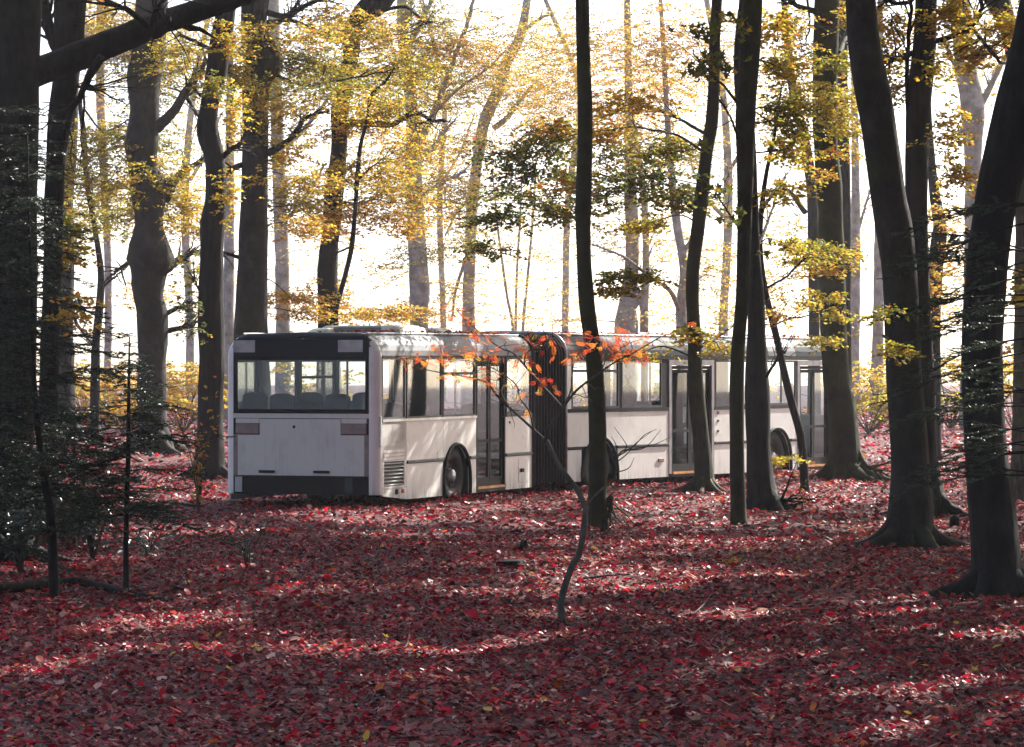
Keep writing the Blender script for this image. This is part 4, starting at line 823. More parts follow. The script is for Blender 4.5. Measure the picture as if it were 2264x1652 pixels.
def put_leaf(me, parent, p, size, yaw, tilt, roll):
    ob = bpy.data.objects.new('leaf', me); C.objects.link(ob); ob.parent = parent
    ob.location = tuple(np.array(p) - parent_origin(parent)); ob.rotation_euler = (tilt, roll, yaw); ob.scale = (size,) * 3
    return ob
kroot = TREES['K1'][0]
for (x, y, rx, ry, n_) in ((1560, 75, 45, 26, 40), (1585, 145, 60, 30, 70), (1545, 160, 40, 20, 30), (1605, 40, 30, 20, 22), (1640, 60, 20, 40, 16), (1575, 420, 40, 22, 26), (1620, 480, 36, 20, 20), (1560, 330, 26, 14, 12), (1690, 560, 20, 20, 8)):
    for _ in range(n_):
        p = at(x + rng.normal(0, .5) * rx, y + rng.normal(0, .5) * ry, 46.5 + rng.normal(0, .35))
        put_leaf(mp_meshes[rng.choice(5, p=[.32, .28, .2, .12, .08])], kroot, p, rng.uniform(.10, .17), rng.uniform(0, 6.28), rng.normal(.3, .7), rng.normal(0, .6))
make_tree('Wt', 'young_beech', 'thin crooked stem leaning in front of the last side window of the bus', 60.5, [(1712, 300, 8), (1695, 380, 10), (1684, 460, 12), (1680, 540, 13), (1686, 610, 14), (1700, 680, 15), (1718, 750, 16), (1732, 815, 17), (1745, 870, 18), (1757, 915, 18), (1770, 962, 18), (1776, 1016, 19), (1779, 1075, 22)], 'bark_dark',
  [([(1690, 640), (1740, 610), (1775, 575), (1800, 560)], 6, 2), ([(1710, 720), (1745, 705), (1780, 700)], 4, 2), ([(1682, 500), (1660, 470), (1650, 440)], 5, 2)],
  [(1735, 1015, 45, 9, 110, 'yellow', -.5), (1775, 570, 45, 24, 220, 'yellow'), (1740, 540, 40, 22, 160, 'yellow'), (1720, 700, 40, 16, 70, 'amber'), (1760, 660, 36, 20, 80, 'gold')], top=7, crown=0, leaf=.06, flare=.15)
make_tree('L', 'beech_tree', 'stout mossy green trunk with spreading roots hiding the front end of the bus', 66, [(1830, -15, 57), (1826, 107, 55), (1824, 214, 55), (1826, 321, 55), (1834, 442, 58), (1838, 575, 59), (1842, 682, 61), (1845, 763, 62), (1853, 857, 62), (1860, 883, 62), (1866, 962, 70), (1868, 1005, 80), (1868, 1035, 94), (1868, 1055, 112)], 'bark_moss',
  [([(1806, 26), (1766, 14), (1738, -6)], 15, 8, -1), ([(1784, -10), (1790, 54), (1782, 90), (1774, 107)], 6, 3, -1.5), ([(1856, 120), (1870, 80), (1878, 40)], 12, 6, 2), ([(1890, 990), (1915, 1030), (1950, 1042)], 18, 6, -.5)],
  [(1830, 140, 44, 20, 190, 'olive', -1.5), (1840, 225, 45, 36, 360, 'yellow', -1.5), (1780, 230, 45, 40, 330, 'yellow', -1.5), (1850, 280, 36, 22, 190, 'yellow', -1.5), (1800, 555, 50, 28, 330, 'olive', -1.5), (1850, 560, 36, 18, 160, 'yellow', -1.5), (1838, 600, 36, 10, 90, 'amber', -1.5), (1835, 660, 36, 18, 110, 'yellow', -1.5), (1845, 700, 30, 14, 80, 'yellow', -1.5), (1830, 755, 36, 18, 120, 'yellow', -1.5), (1760, 300, 36, 30, 200, 'yellow', -1.5), (1770, 130, 40, 30, 220, 'gold'), (1855, 340, 20, 20, 60, 'amber', -1.5), (1830, 390, 24, 12, 40, 'amber', -1.5), (1760, 60, 40, 40, 240, 'gold'), (1870, 30, 20, 40, 130, 'gold')], roots=6, top=13, crown=1000, flare=.6, cr=5, leaf=.068)
make_tree('L2', 'beech_tree', 'bluish leaning trunk in haze at the left side of the mossy trunk', 92, [(1745, 130, 18), (1756, 214, 20), (1772, 280, 22), (1786, 350, 24), (1796, 442, 24), (1799, 560, 24), (1800, 680, 25), (1800, 760, 26), (1800, 985, 36)], 'bark_dark', [([(1780, 470), (1740, 420), (1700, 440), (1670, 500)], 12, 6, 2)], [(1750, 180, 40, 40, 200, 'gold'), (1720, 260, 40, 30, 160, 'gold'), (1730, 610, 40, 28, 110, 'gold'), (1740, 500, 40, 28, 110, 'yellow'), (1700, 690, 50, 20, 80, 'gold')], top=14, crown=500)
make_tree('L3', 'beech_tree', 'dark trunk peeping out at the right side of the mossy trunk', 84, [(1864, -10, 22), (1862, 120, 24), (1864, 260, 26), (1866, 380, 28), (1868, 500, 28), (1868, 700, 30), (1868, 1005, 40)], 'bark_dark', [], [(1880, 260, 24, 50, 150, 'gold'), (1885, 130, 24, 50, 160, 'yellow')], top=14, crown=500)
make_tree('L4', 'hazed_beech', 'narrow pale misty trunk between the mossy trunk and the big leaning trunk', 130, [(1888, 100, 14), (1890, 280, 16), (1892, 440, 20), (1892, 575, 22), (1890, 700, 24), (1888, 800, 26), (1888, 905, 34)], 'bark_hazed', [([(1895, 520), (1915, 450), (1930, 400)], 8, 4)], [(1900, 450, 24, 40, 120, 'amber'), (1898, 560, 20, 30, 80, 'amber')], top=20, crown=400)
make_tree('L5', 'hazed_beech', 'faint pale trunk touching the left edge of the big leaning trunk low down', 122, [(1945, 300, 20), (1944, 500, 22), (1942, 680, 24), (1940, 800, 28), (1938, 920, 38)], 'bark_hazed', [], [(1950, 760, 30, 40, 80, 'gold')], top=19, crown=400)
make_tree('M', 'beech_tree', 'big bare trunk curving in from the upper left on the right of the picture', 42, [(1902, -20, 68), (1911, 107, 71), (1931, 214, 79), (1949, 321, 78), (1966, 442, 79), (1975, 495, 82), (1986, 575, 79), (1992, 655, 78), (1994, 745, 78), (2000, 857, 82), (2009, 962, 86), (2014, 1043, 92), (2016, 1123, 106), (2014, 1165, 116), (2010, 1192, 132), (2008, 1206, 144)], 'bark_beech', [], [(1985, 770, 30, 14, 100, 'yellow', -2), (1970, 690, 30, 12, 60, 'olive', -2)], roots=6, top=11, crown=1100, amp=.04, flare=.5, leaf=.055)
make_tree('N', 'oak_tree', 'dark rough trunk standing just right of and behind the big curving trunk', 51, [(2048, -20, 51), (2044, 107, 51), (2032, 214, 56), (2027, 321, 53), (2026, 442, 50), (2030, 575, 48), (2036, 745, 50), (2042, 857, 52), (2044, 962, 56), (2048, 1043, 70), (2054, 1110, 92), (2056, 1140, 110)], 'bark_oak',
  [([(2066, 92), (2113, 78), (2148, 59), (2167, 27), (2170, -8)], 13, 9, -.5), ([(2148, 62), (2125, 45), (2108, 15), (2100, -10)], 12, 6, -.5), ([(2068, 25), (2095, 35), (2110, 50)], 12, 9, -.5), ([(2014, 118), (1980, 132), (1945, 142)], 13, 10, .5), ([(2008, 285), (2005, 150), (2012, 50), (2018, -10)], 9, 9, -.6), ([(2010, 5), (1985, 8), (1955, 2)], 11, 8, .5), ([(2150, 62), (2180, 100), (2215, 140)], 10, 8, 1.5)],
  [(1975, 60, 36, 50, 300, 'gold'), (1985, 190, 26, 40, 160, 'yellow'), (2110, 40, 45, 40, 320, 'gold'), (2155, 110, 45, 45, 340, 'gold'), (2095, 290, 36, 50, 260, 'gold'), (2100, 390, 36, 36, 190, 'gold'), (2210, 60, 40, 36, 260, 'gold'), (2075, 160, 22, 40, 120, 'yellow'), (1965, 120, 24, 30, 120, 'gold')], roots=5, top=12, crown=1100, flare=.6, leaf=.062)
make_tree('N2', 'young_beech', 'thin dark trunk with a bent knee right of the rough dark trunk', 78, [(2058, 330, 16), (2066, 430, 24), (2078, 500, 30), (2072, 560, 34), (2066, 640, 32), (2064, 760, 32), (2062, 1035, 44)], 'bark_dark', [([(2070, 560), (2095, 545), (2120, 530)], 14, 6)], [(2075, 620, 22, 60, 160, 'amber'), (2080, 480, 24, 30, 90, 'amber')], top=11, crown=400)
make_tree('Pp', 'hazed_beech', 'pale blue-grey forked trunk in haze left of the right-edge trunk', 104, [(2125, -10, 40), (2130, 90, 44), (2139, 160, 48), (2150, 240, 54), (2152, 320, 42), (2150, 442, 34), (2148, 560, 34), (2146, 720, 36), (2144, 955, 50)], 'bark_hazed', [([(2150, 250), (2125, 190), (2105, 130), (2085, 90)], 14, 7), ([(2160, 250), (2200, 170), (2235, 100)], 16, 9), ([(2120, 300), (2140, 260), (2150, 240)], 10, 9)], [(2140, 60, 50, 45, 330, 'gold'), (2190, 160, 40, 40, 200, 'gold'), (2100, 560, 40, 60, 200, 'gold'), (2120, 700, 40, 30, 120, 'gold')], top=18, crown=600, cr=5)
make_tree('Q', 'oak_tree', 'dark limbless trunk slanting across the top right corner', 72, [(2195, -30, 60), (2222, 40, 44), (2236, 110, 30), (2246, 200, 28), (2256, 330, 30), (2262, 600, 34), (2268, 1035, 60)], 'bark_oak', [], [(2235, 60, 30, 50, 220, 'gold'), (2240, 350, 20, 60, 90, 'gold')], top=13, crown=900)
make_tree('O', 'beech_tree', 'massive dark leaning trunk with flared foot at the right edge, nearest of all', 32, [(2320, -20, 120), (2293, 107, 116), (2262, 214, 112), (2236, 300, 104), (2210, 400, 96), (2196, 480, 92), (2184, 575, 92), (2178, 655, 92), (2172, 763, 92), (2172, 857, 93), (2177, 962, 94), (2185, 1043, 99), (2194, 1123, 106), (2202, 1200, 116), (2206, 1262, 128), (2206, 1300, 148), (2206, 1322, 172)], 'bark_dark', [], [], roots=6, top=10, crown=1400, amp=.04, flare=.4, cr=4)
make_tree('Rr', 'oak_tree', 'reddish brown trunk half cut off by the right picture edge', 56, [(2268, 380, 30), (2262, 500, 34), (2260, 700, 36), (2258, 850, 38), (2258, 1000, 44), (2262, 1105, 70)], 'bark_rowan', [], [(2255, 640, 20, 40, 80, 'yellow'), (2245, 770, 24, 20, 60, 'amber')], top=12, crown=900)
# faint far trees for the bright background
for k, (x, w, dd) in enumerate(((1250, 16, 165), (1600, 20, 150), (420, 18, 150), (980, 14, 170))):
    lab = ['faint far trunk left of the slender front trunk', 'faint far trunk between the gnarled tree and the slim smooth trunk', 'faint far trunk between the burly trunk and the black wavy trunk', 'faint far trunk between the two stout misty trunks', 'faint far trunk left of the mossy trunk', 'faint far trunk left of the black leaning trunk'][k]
    make_tree('far%d' % k, 'hazed_beech', lab, dd, [(x + rng.uniform(-60, 60), -10, w * .6), (x + rng.uniform(-30, 30), 200, w * .75), (x + rng.uniform(-14, 14), 450, w), (x, 700, w), (x, 890, w * 1.3)], 'bark_hazed', [([(x, 400), (x + 40, 330), (x + 70, 250)], w * .5, w * .2), ([(x, 480), (x - 50, 420), (x - 80, 330)], w * .5, w * .2)], [(x + 40, 240, 70, 50, 280, 'gold'), (x - 40, 340, 70, 50, 280, 'gold'), (x, 120, 80, 60, 380, 'gold'), (x + 20, 470, 60, 30, 150, 'gold'), (x - 60, 560, 70, 30, 70, 'gold'), (x + 70, 620, 70, 30, 70, 'gold'), (x - 10, 690, 80, 20, 60, 'amber')], top=24, crown=300, group='faint far trees', leaf=.1, cr=6)

# ------------------------------------------------------------------ unseen wood added behind and beside the viewer to cast shade
wl = Leaves(); wt = MB(); spots = []
for k in range(18): spots.append((rng.uniform(-34, 34), rng.uniform(-26, -3), 1.0))
for k in range(11): y = rng.uniform(2, 80); spots.append((-(.16 * y + rng.uniform(7, 24)), y, 1.0))
for k in range(16): y = rng.uniform(2, 95); spots.append(((.16 * y + rng.uniform(6, 28)), y, 1.35))
for (x, y) in ((9.5, 24), (13, 31), (10.5, 37), (16.5, 40), (12.5, 46), (18.5, 52), (14.5, 57), (22, 60), (9, 17), (17, 66), (8.9, 41), (9.6, 45.5), (8.0, 35), (10.8, 50), (7.6, 30), (6.6, 23)): spots.append((x + rng.uniform(-.6, .6), y + rng.uniform(-1, 1), 1.7))
for (x, y, f) in spots:
    g = float(ground_z(x, y)); H = rng.uniform(11, 17); ln = rng.normal(0, .05, 2)
    wt.tube(catmull([(x, y, g - .1), (x + ln[0] * 4, y + ln[1] * 4, H * .4), (x + ln[0] * 9, y + ln[1] * 9, H)], 9), np.linspace(rng.uniform(.2, .34), .06, 11)[:len(catmull([(0,0,0),(0,0,1),(0,0,2)], 9))], 8)
    nc = 22; cl = np.array([x, y, 0]) + np.clip(rng.normal(0, .5, (nc, 3)), -1, 1) * np.array([4.2, 4.2, 0]); cl[:, 2] = rng.uniform(3.0, H + 2, nc)
    k = int(850 * f); pk = rng.integers(0, nc, k); L = rng.uniform(.25, .6, k)
    pp = cl[pk] + rng.normal(0, .5, (k, 3)) * np.array([1.2, 1.2, .5]); ok = ((pp[:, 1] < -1) | (abs(pp[:, 0]) > .155 * pp[:, 1] + 1.2) | (pp[:, 2] > 2.9 + .112 * pp[:, 1])) & clear_of_gaps(pp)
    pp = pp[ok]; L = L[ok]; k = len(pp)
    wl.add(pp, rng.normal(0, 1, (k, 3)), np.array([0, 0, .6]) + rng.normal(0, .7, (k, 3)), L, L * .7, colors('olive', k))
w1 = wl.build('added_shade_wood', 'leaf'); w1['label'] = 'unseen leafy wood added behind and beside the viewer to shade the scene'; w1['category'] = 'wood'
w2 = wt.build('stems', 'bark_dark', w1, True); w2['kind'] = 'stuff'

# ------------------------------------------------------------------ the rowan sapling in front
RD = 28.4
row = thing('rowan_sapling', 'crooked slender rowan sapling with orange-red leaves in front of the bus', 'sapling', tuple(at(1248, 1385, RD)))
def rb(path, r0, r1, dd=0.0, name='branch'):
    q = [at(x, y, RD + dd * k / max(1, len(path) - 1)) for k, (x, y) in enumerate(path)]; q = catmull(q, 10 + 4 * len(q))
    t_ = MB(); t_.tube(q, np.linspace(r0, r1, len(q)) * RD / FOC / 2, 8, .08, freq=8); t_.build(name, 'bark_rowan', row, True); return q
tips = []
q = rb([(1249, 1392), (1240, 1345), (1243, 1318), (1253, 1283), (1268, 1245), (1279, 1228), (1290, 1178), (1295, 1118)], 17, 13, 0, 'trunk')
q = rb([(1294, 1122), (1278, 1086), (1256, 1057), (1232, 1024), (1213, 984), (1206, 970)], 13, 11, .1)
b1 = rb([(1206, 972), (1221, 933), (1245, 901), (1277, 861), (1328, 823), (1363, 799), (1401, 780), (1462, 744)], 8, 2, -.4); tips.append((b1, .55))
b2 = rb([(1207, 975), (1180, 950), (1159, 931), (1128, 903), (1098, 874), (1077, 847), (1040, 835), (985, 826), (912, 812)], 7, 2, .4); tips.append((b2, .5))
b3 = rb([(1244, 902), (1216, 871), (1194, 847), (1159, 807), (1135, 781), (1106, 769), (1063, 737), (1023, 700), (1008, 684)], 6, 2, .5); tips.append((b3, .45))
b4 = rb([(1180, 950), (1170, 910), (1150, 880), (1140, 850), (1100, 820), (1050, 800), (990, 795)], 4, 1.5, -.3); tips.append((b4, .5))
b5 = rb([(1232, 920), (1260, 870), (1265, 830), (1270, 800), (1290, 770), (1310, 745)], 4, 1.5, .3); tips.append((b5, .5))
b6 = rb([(1159, 807), (1165, 780), (1200, 760), (1225, 750)], 4, 1.5, -.2); tips.append((b6, .3))
b7 = rb([(1128, 903), (1110, 870), (1120, 840), (1090, 812)], 3, 1.5, .2); tips.append((b7, .5))
b8 = rb([(1328, 823), (1345, 790), (1390, 760), (1420, 750)], 3, 1.2, .2); tips.append((b8, .3))
q = rb([(1295, 1118), (1329, 1083), (1358, 1060), (1366, 1011), (1375, 998)], 5, 3.5, .2)
for pth in ([(1372, 1000), (1385, 985), (1358, 944)], [(1375, 998), (1400, 988), (1425, 962), (1452, 949)], [(1378, 996), (1425, 990), (1461, 951)], [(1378, 997), (1440, 985), (1482, 967)], [(1368, 1008), (1395, 990), (1412, 975), (1440, 955)], [(1366, 1020), (1385, 1005), (1405, 982)], [(1366, 1015), (1362, 985), (1352, 965)], [(1362, 1045), (1390, 1035), (1402, 1012)]): rb(pth, 3, 1, .1)
tw = MB()
for q, f in tips:
    for _ in range(9):
        i = rng.integers(int(len(q) * .35), len(q)); dv = unit(rng.normal(0, 1, 3) * np.array([1, .6, .7])); s_ = np.linspace(0, 1, 5)[:, None]
        tw.tube(q[i] + dv * s_ * rng.uniform(.06, .22) + rng.normal(0, .008, (5, 3)), np.linspace(.004, .0015, 5), 4, cap=False)
tw.build('twigs', 'bark_rowan', row, True)['kind'] = 'stuff'
def pinnate(c, npair=5):
    lv = Leaves(); P_, D_, N_ = [], [], []
    for k in range(npair):
        y = .18 + .68 * k / npair
        for sg in (-1, 1): P_.append((0, y, 0)); D_.append((sg * 1.0, .55, -.1)); N_.append((.25 * sg, 0, 1))
    P_.append((0, .86, 0)); D_.append((0, 1, -.1)); N_.append((0, 0, 1)); k = len(P_)
    L = np.array([.30 - .018 * abs(i // 2 - 2) for i in range(k)])
    co, fa = leaves_geo(np.array(P_, float), np.array(D_, float), np.array(N_, float), L, L * .27, np.full(k, .08), np.full(k, -.15))
    me = bpy.data.meshes.new('leaf'); me.from_pydata([tuple(p) for p in co] + [(-.008, 0, 0), (.008, 0, 0), (0, .9, 0)], [], [tuple(f) for f in fa] + [(len(co), len(co) + 1, len(co) + 2)])
    return with_col(me, c, 'leaf')
pin = [pinnate(c, n_) for c, n_ in (((.70, .18, .04), 6), ((.64, .10, .03), 6), ((.70, .26, .05), 5), ((.52, .05, .03), 6), ((.55, .34, .05), 6), ((.64, .14, .04), 5))]
cl = [(1010, 690, 14, 14, 12), (1050, 725, 22, 18, 18), (1075, 745, 20, 16, 12), (930, 785, 28, 10, 12), (985, 780, 30, 16, 22), (1040, 790, 28, 18, 18), (960, 805, 30, 8, 10), (1020, 825, 34, 12, 16), (1080, 840, 24, 16, 14), (1110, 785, 24, 22, 16), (1125, 830, 18, 16, 8), (1160, 800, 16, 18, 18), (1170, 760, 22, 14, 14), (1200, 850, 22, 10, 14), (1150, 870, 16, 12, 6), (1225, 745, 20, 12, 8), (1290, 760, 22, 14, 16), (1350, 760, 24, 14, 18), (1400, 775, 24, 18, 26), (1375, 740, 22, 14, 14), (1440, 755, 22, 10, 10), (1255, 790, 20, 10, 7), (1540, 715, 6, 10, 2), (1335, 780, 20, 10, 8), (1140, 870, 16, 10, 5), (900, 800, 16, 8, 5)]
for (x, y, rx, ry, n_) in cl:
    for _ in range(max(1, int(n_ * 1.25))):
        p = at(x + rng.normal(0, .85) * rx, y + rng.normal(0, .8) * ry, RD + rng.normal(0, .2))
        pp_ = [.25, .25, .15, .17, .06, .12] if x > 1120 else [.27, .12, .24, .07, .15, .15]
        put_leaf(pin[rng.choice(6, p=pp_)], row, p, rng.uniform(.06, .105), rng.uniform(0, 6.28), rng.normal(-.3, .7), rng.normal(0, .6))

# ------------------------------------------------------------------ conifers
def conifer(name, label, d, path, levels, length, bk='bark_dark', nd=.026, per_m=2, droop=.12, side=None, pal=((.018, .032, .015), (.032, .048, .018), (.013, .024, .015)), twd=.034, bare=.12, azs=None, sides=10):
    P = [at(x, y, d) for x, y, w in path][::-1] if path[0][1] < path[-1][1] else [at(x, y, d) for x, y, w in path]
    Rr = [w * d / FOC / 2 for x, y, w in path]; Rr = Rr[::-1] if path[0][1] < path[-1][1] else Rr
    gz = float(ground_z(P[0][0], P[0][1])); P[0] = np.array([P[0][0], P[0][1], gz - .05])
    zz = catmull(np.column_stack([P, Rr]), 40); pts, rad = zz[:, :3], np.maximum(zz[:, 3], .003)
    root = thing(name, label, 'fir tree', (float(P[0][0]), float(P[0][1]), gz)); t_ = MB(); t_.tube(pts, rad, sides, .06, .2 * np.exp(-(pts[:, 2] - gz) / .15)); t_.build('trunk', bk, root, True)
    np_, nd_, nn_ = [], [], []; bm_ = MB()
    for z in levels:
        i = int(np.argmin(abs(pts[:, 2] - z)))
        for _ in range(per_m):
            a_ = rng.uniform(0, 6.28) if azs is None else rng.normal(azs[0], azs[1]); i = min(len(pts) - 1, max(0, int(np.argmin(abs(pts[:, 2] - z - rng.normal(0, .06))))))
            L = length(z) * rng.uniform(.65, 1.15)
            if L < .08: continue
            h = np.array([math.cos(a_), math.sin(a_), 0]); n_ = 14; s_ = np.linspace(0, 1, n_)[:, None]
            q = pts[i] + h * s_ * L + np.array([0, 0, 1.]) * (rng.uniform(-.12, .34) * s_ - droop * rng.uniform(.5, 2.2) * s_ ** 2 * 1.6) * L + rng.normal(0, .008, (n_, 3)) * s_
            q = q + np.cumsum(rng.normal(0, .006, (n_, 3)), 0) * s_; bm_.tube(q, np.linspace(.003 + .005 * L, .0015, n_), 5, cap=False)
            sdv = np.array([-h[1], h[0], 0.])
            nt_ = int(L / twd)
            for k in range(nt_):
                f = bare + (1 - bare) * (k + rng.random()) / nt_; b0 = q[min(n_ - 1, int(f * (n_ - 1)))]
                sg = 1 if k % 2 else -1; tl = (.10 + .30 * L * (1 - abs(f - .55))) * rng.uniform(.5, 1.1) * (1.05 - f * .5)
                dv = unit(h * .75 + sdv * sg * .8 + np.array([0, 0, rng.normal(-.12, .15)])); e_ = b0 + dv * tl
                bm_.tube([b0, e_], [.0028, .001], 3, cap=False)
                m_ = max(6, int(tl / .0048)); tt = np.linspace(.08, 1, m_)[:, None]; pb = b0 + dv * tt * tl
                sg2 = np.where(np.arange(m_) % 2 == 0, 1, -1)[:, None]; s2 = np.cross(dv, np.array([0, 0, 1.]))
                np_.append(pb); nd_.append(unit(dv * .55 + s2 * sg2 * .9 + rng.normal(0, .35, (m_, 3)))); nn_.append(rng.normal(0, 1, (m_, 3)) + np.array([0, -.6, .3]))
    bm_.build('branches', bk, root)['kind'] = 'stuff'
    p = np.concatenate(np_); d_ = np.concatenate(nd_); nr = np.concatenate(nn_); k = len(p)
    s = unit(np.cross(d_, nr)); L = rng.uniform(.7, 1.15, (k, 1)) * nd; co = np.stack([p - s * nd * .17, p + s * nd * .17, p + d_ * L * 1.15], 1).reshape(-1, 3)
    c = np.array(pal)[rng.integers(0, len(pal), k)] * rng.uniform(.7, 1.3, (k, 1))
    np_mesh('needles', co, np.arange(3 * k).reshape(-1, 3), 'needle', root, np.repeat(c, 3, 0))['kind'] = 'stuff'
    return root
lin = lambda z0, l0, z1, l1: (lambda z: float(np.interp(z, [z0, z1], [l0, l1])))
conifer('young_fir', 'young fir with bare lower stem in front of the lumpy trunk, left of the bus', 33, [(286, 745, 3), (285, 850, 7), (284, 980, 10), (281, 1100, 12), (279, 1200, 13), (279, 1308, 15)], np.linspace(.75, 2.3, 17), lin(.75, 1.25, 2.35, .15), per_m=4)
conifer('young_fir', 'taller thin young fir leaning beside the left-edge trunk', 32.5, [(60, 300, 4), (62, 414, 5), (66, 550, 7), (71, 683, 9), (74, 817, 11), (86, 963, 15), (97, 1043, 18), (110, 1130, 20), (117, 1230, 22), (120, 1315, 25)], np.linspace(.9, 4.0, 24), lin(.9, 1.2, 4.2, .4), per_m=4)
conifer('fir_tree', 'dark fir spreading needled branches over the left picture edge', 36, [(-40, 100, 16), (-38, 500, 24), (-36, 900, 30), (-36, 1270, 40)], np.linspace(.4, 4.8, 30), lin(.5, 1.35, 5.2, .8), per_m=3, azs=(0, 1.2), twd=.045)
conifer('young_fir', 'small bushy fir half hidden behind the taller thin young fir', 41, [(165, 900, 3), (164, 1000, 6), (163, 1215, 11)], np.linspace(.2, 1.6, 14), lin(.2, .9, 1.75, .12), per_m=4)
conifer('fir_tree', 'fir reaching thin dark needle sprays in from the right picture edge', 27, [(2340, 200, 14), (2336, 600, 22), (2332, 1000, 28), (2330, 1412, 36)], np.linspace(1.25, 3.3, 17), lin(1.2, 1.15, 3.3, 1.35), per_m=2, azs=(math.pi * 1.0, .38), droop=.10, twd=.065, bare=.4, pal=((.035, .055, .025), (.055, .075, .03), (.02, .035, .02)))

# ------------------------------------------------------------------ shrubs, saplings, ferns
def oval_leaf(c, wd=.5, m='leaf_shiny', fold=.10, curl=-.15):
    co, fa = leaves_geo(np.zeros((1, 3)), np.array([[0, 1., 0]]), np.array([[0, 0, 1.]]), np.ones(1), np.array([wd]), np.array([fold]), np.array([curl]))
    me = bpy.data.meshes.new('leaf'); me.from_pydata([tuple(p) for p in co], [], [tuple(f) for f in fa]); return with_col(me, c, m)
hol = [oval_leaf(c, w_) for c, w_ in (((.05, .085, .06), .45), ((.07, .105, .08), .5), ((.03, .055, .04), .42))]  # greens lightened to stand in for sky glints on the leaves
def shrub(name, label, x, y, d, w, h, n_, size, meshes, stems=6):
    base = at(x, y, d); base[2] = float(ground_z(base[0], base[1])); root = thing(name, label, 'shrub', tuple(base)); st = MB(); ends = []
    for _ in range(stems):
        a_ = rng.uniform(0, 6.28); e_ = base + np.array([math.cos(a_) * w * rng.uniform(.3, 1), math.sin(a_) * w * rng.uniform(.3, .8), h * rng.uniform(.5, 1)])
        q = catmull([base, base + np.array([(e_ - base)[0] * .3, (e_ - base)[1] * .3, h * .45]), e_], 10); st.tube(q, np.linspace(.012, .003, len(q)), 5, cap=False); ends.append(q)
    st.build('stems', 'bark_twig', root)
    for _ in range(n_):
        q = ends[rng.integers(len(ends))]; p = q[rng.integers(2, len(q))] + rng.normal(0, .09, 3) * np.array([w * 1.4, w, h]) / max(.3, h)
        p[2] = max(p[2], base[2] + .03); put_leaf(meshes[rng.integers(len(meshes))], root, p, size * rng.uniform(.7, 1.3), rng.uniform(0, 6.28), rng.normal(.2, .9), rng.normal(0, .9))
shrub('holly_shrub', 'glossy dark holly shrub between the two young firs', 205, 1195, 38, .65, 1.1, 290, .085, hol, 12)
shrub('holly_shrub', 'glossy dark holly shrub low at the left picture edge', 45, 1200, 36, .75, 1.2, 290, .085, hol, 12)
shrub('holly_shrub', 'glossy evergreen clump at the foot of the young fir, right side', 330, 1200, 39.5, .5, .4, 120, .075, hol, 7)
shrub('holly_seedling', 'small arching evergreen seedling on the leaves below the bus bumper', 545, 1240, 37, .28, .50, 70, .065, hol, 5)
amb = [oval_leaf(c, .6, 'leaf') for c in ((.62, .26, .04), (.6, .16, .03), (.5, .34, .05), (.35, .28, .04))]
shrub('beech_sapling', 'low orange-leaved beech sapling against the left rear corner of the bus', 440, 1085, 52, .55, 1.9, 170, .075, amb, 9)
shrub('beech_sapling', 'sparse yellow sapling with few leaves below the front door of the bus', 1772, 1120, 52, .18, .45, 18, .05, amb, 3)
# undergrowth in the background
for k, (x, d, w, h, pal, lab) in enumerate(((240, 105, 2.2, 1.5, 'amber', 'sunlit orange bush behind the thin curving trunk'), (405, 100, 1.6, 1.5, 'amber', 'orange bush between the lumpy trunk and the black wavy trunk'), (1945, 112, 2.2, 1.7, 'gold', 'pale golden bush left of the big curving trunk'), (2100, 105, 2.0, 1.8, 'yellow', 'yellow-green bush between the rough trunk and the right-edge trunk'), (2245, 100, 1.6, 1.8, 'amber', 'orange bush at the right picture edge'), (1180, 120, 3.0, 1.4, 'gold', 'hazy golden bush behind the accordion joint'), (700, 115, 3.0, 1.6, 'gold', 'hazy golden bush behind the rear window of the bus'), (1420, 125, 3.0, 1.6, 'gold', 'hazy golden bush behind the front half of the bus'), (330, 125, 3, 1.6, 'gold', 'hazy golden bush behind the lumpy trunk'), (2010, 135, 3, 1.9, 'amber', 'hazy orange bush behind the big curving trunk'), (1880, 132, 3, 1.6, 'amber', 'hazy orange bush right of the mossy trunk'), (185, 118, 2.4, 1.7, 'gold', 'golden bush between the two leftmost dark trunks'), (275, 98, 1.8, 1.3, 'amber', 'orange bush left of the lumpy trunk foot'), (430, 118, 2.4, 1.7, 'gold', 'golden bush left of the black wavy trunk foot'), (2180, 118, 2.6, 1.8, 'gold', 'golden bush behind the right-edge trunk'), (1920, 100, 1.6, 1.1, 'yellow', 'low yellow bush in front of the pale golden bush'))):
    base = at(x, 900, d); base[2] = float(ground_z(base[0], base[1])); root = thing('bush', lab, 'bush', tuple(base), 'background bushes'); lv = Leaves(); tw = MB()
    for _ in range(14):
        e_ = base + np.array([rng.normal(0, .5) * w, rng.normal(0, .5) * w, h * rng.uniform(.4, 1.1)]); tw.tube(catmull([base, (base + e_) / 2 + [0, 0, .15], e_], 6), np.linspace(.02, .004, 7), 4, cap=False)
        spray(lv, None, e_, .55, .25, .5, 45, .10, pal)
    tw.build('stems', 'bark_twig', root)['kind'] = 'stuff'; lv.build('foliage', 'leaf', root)
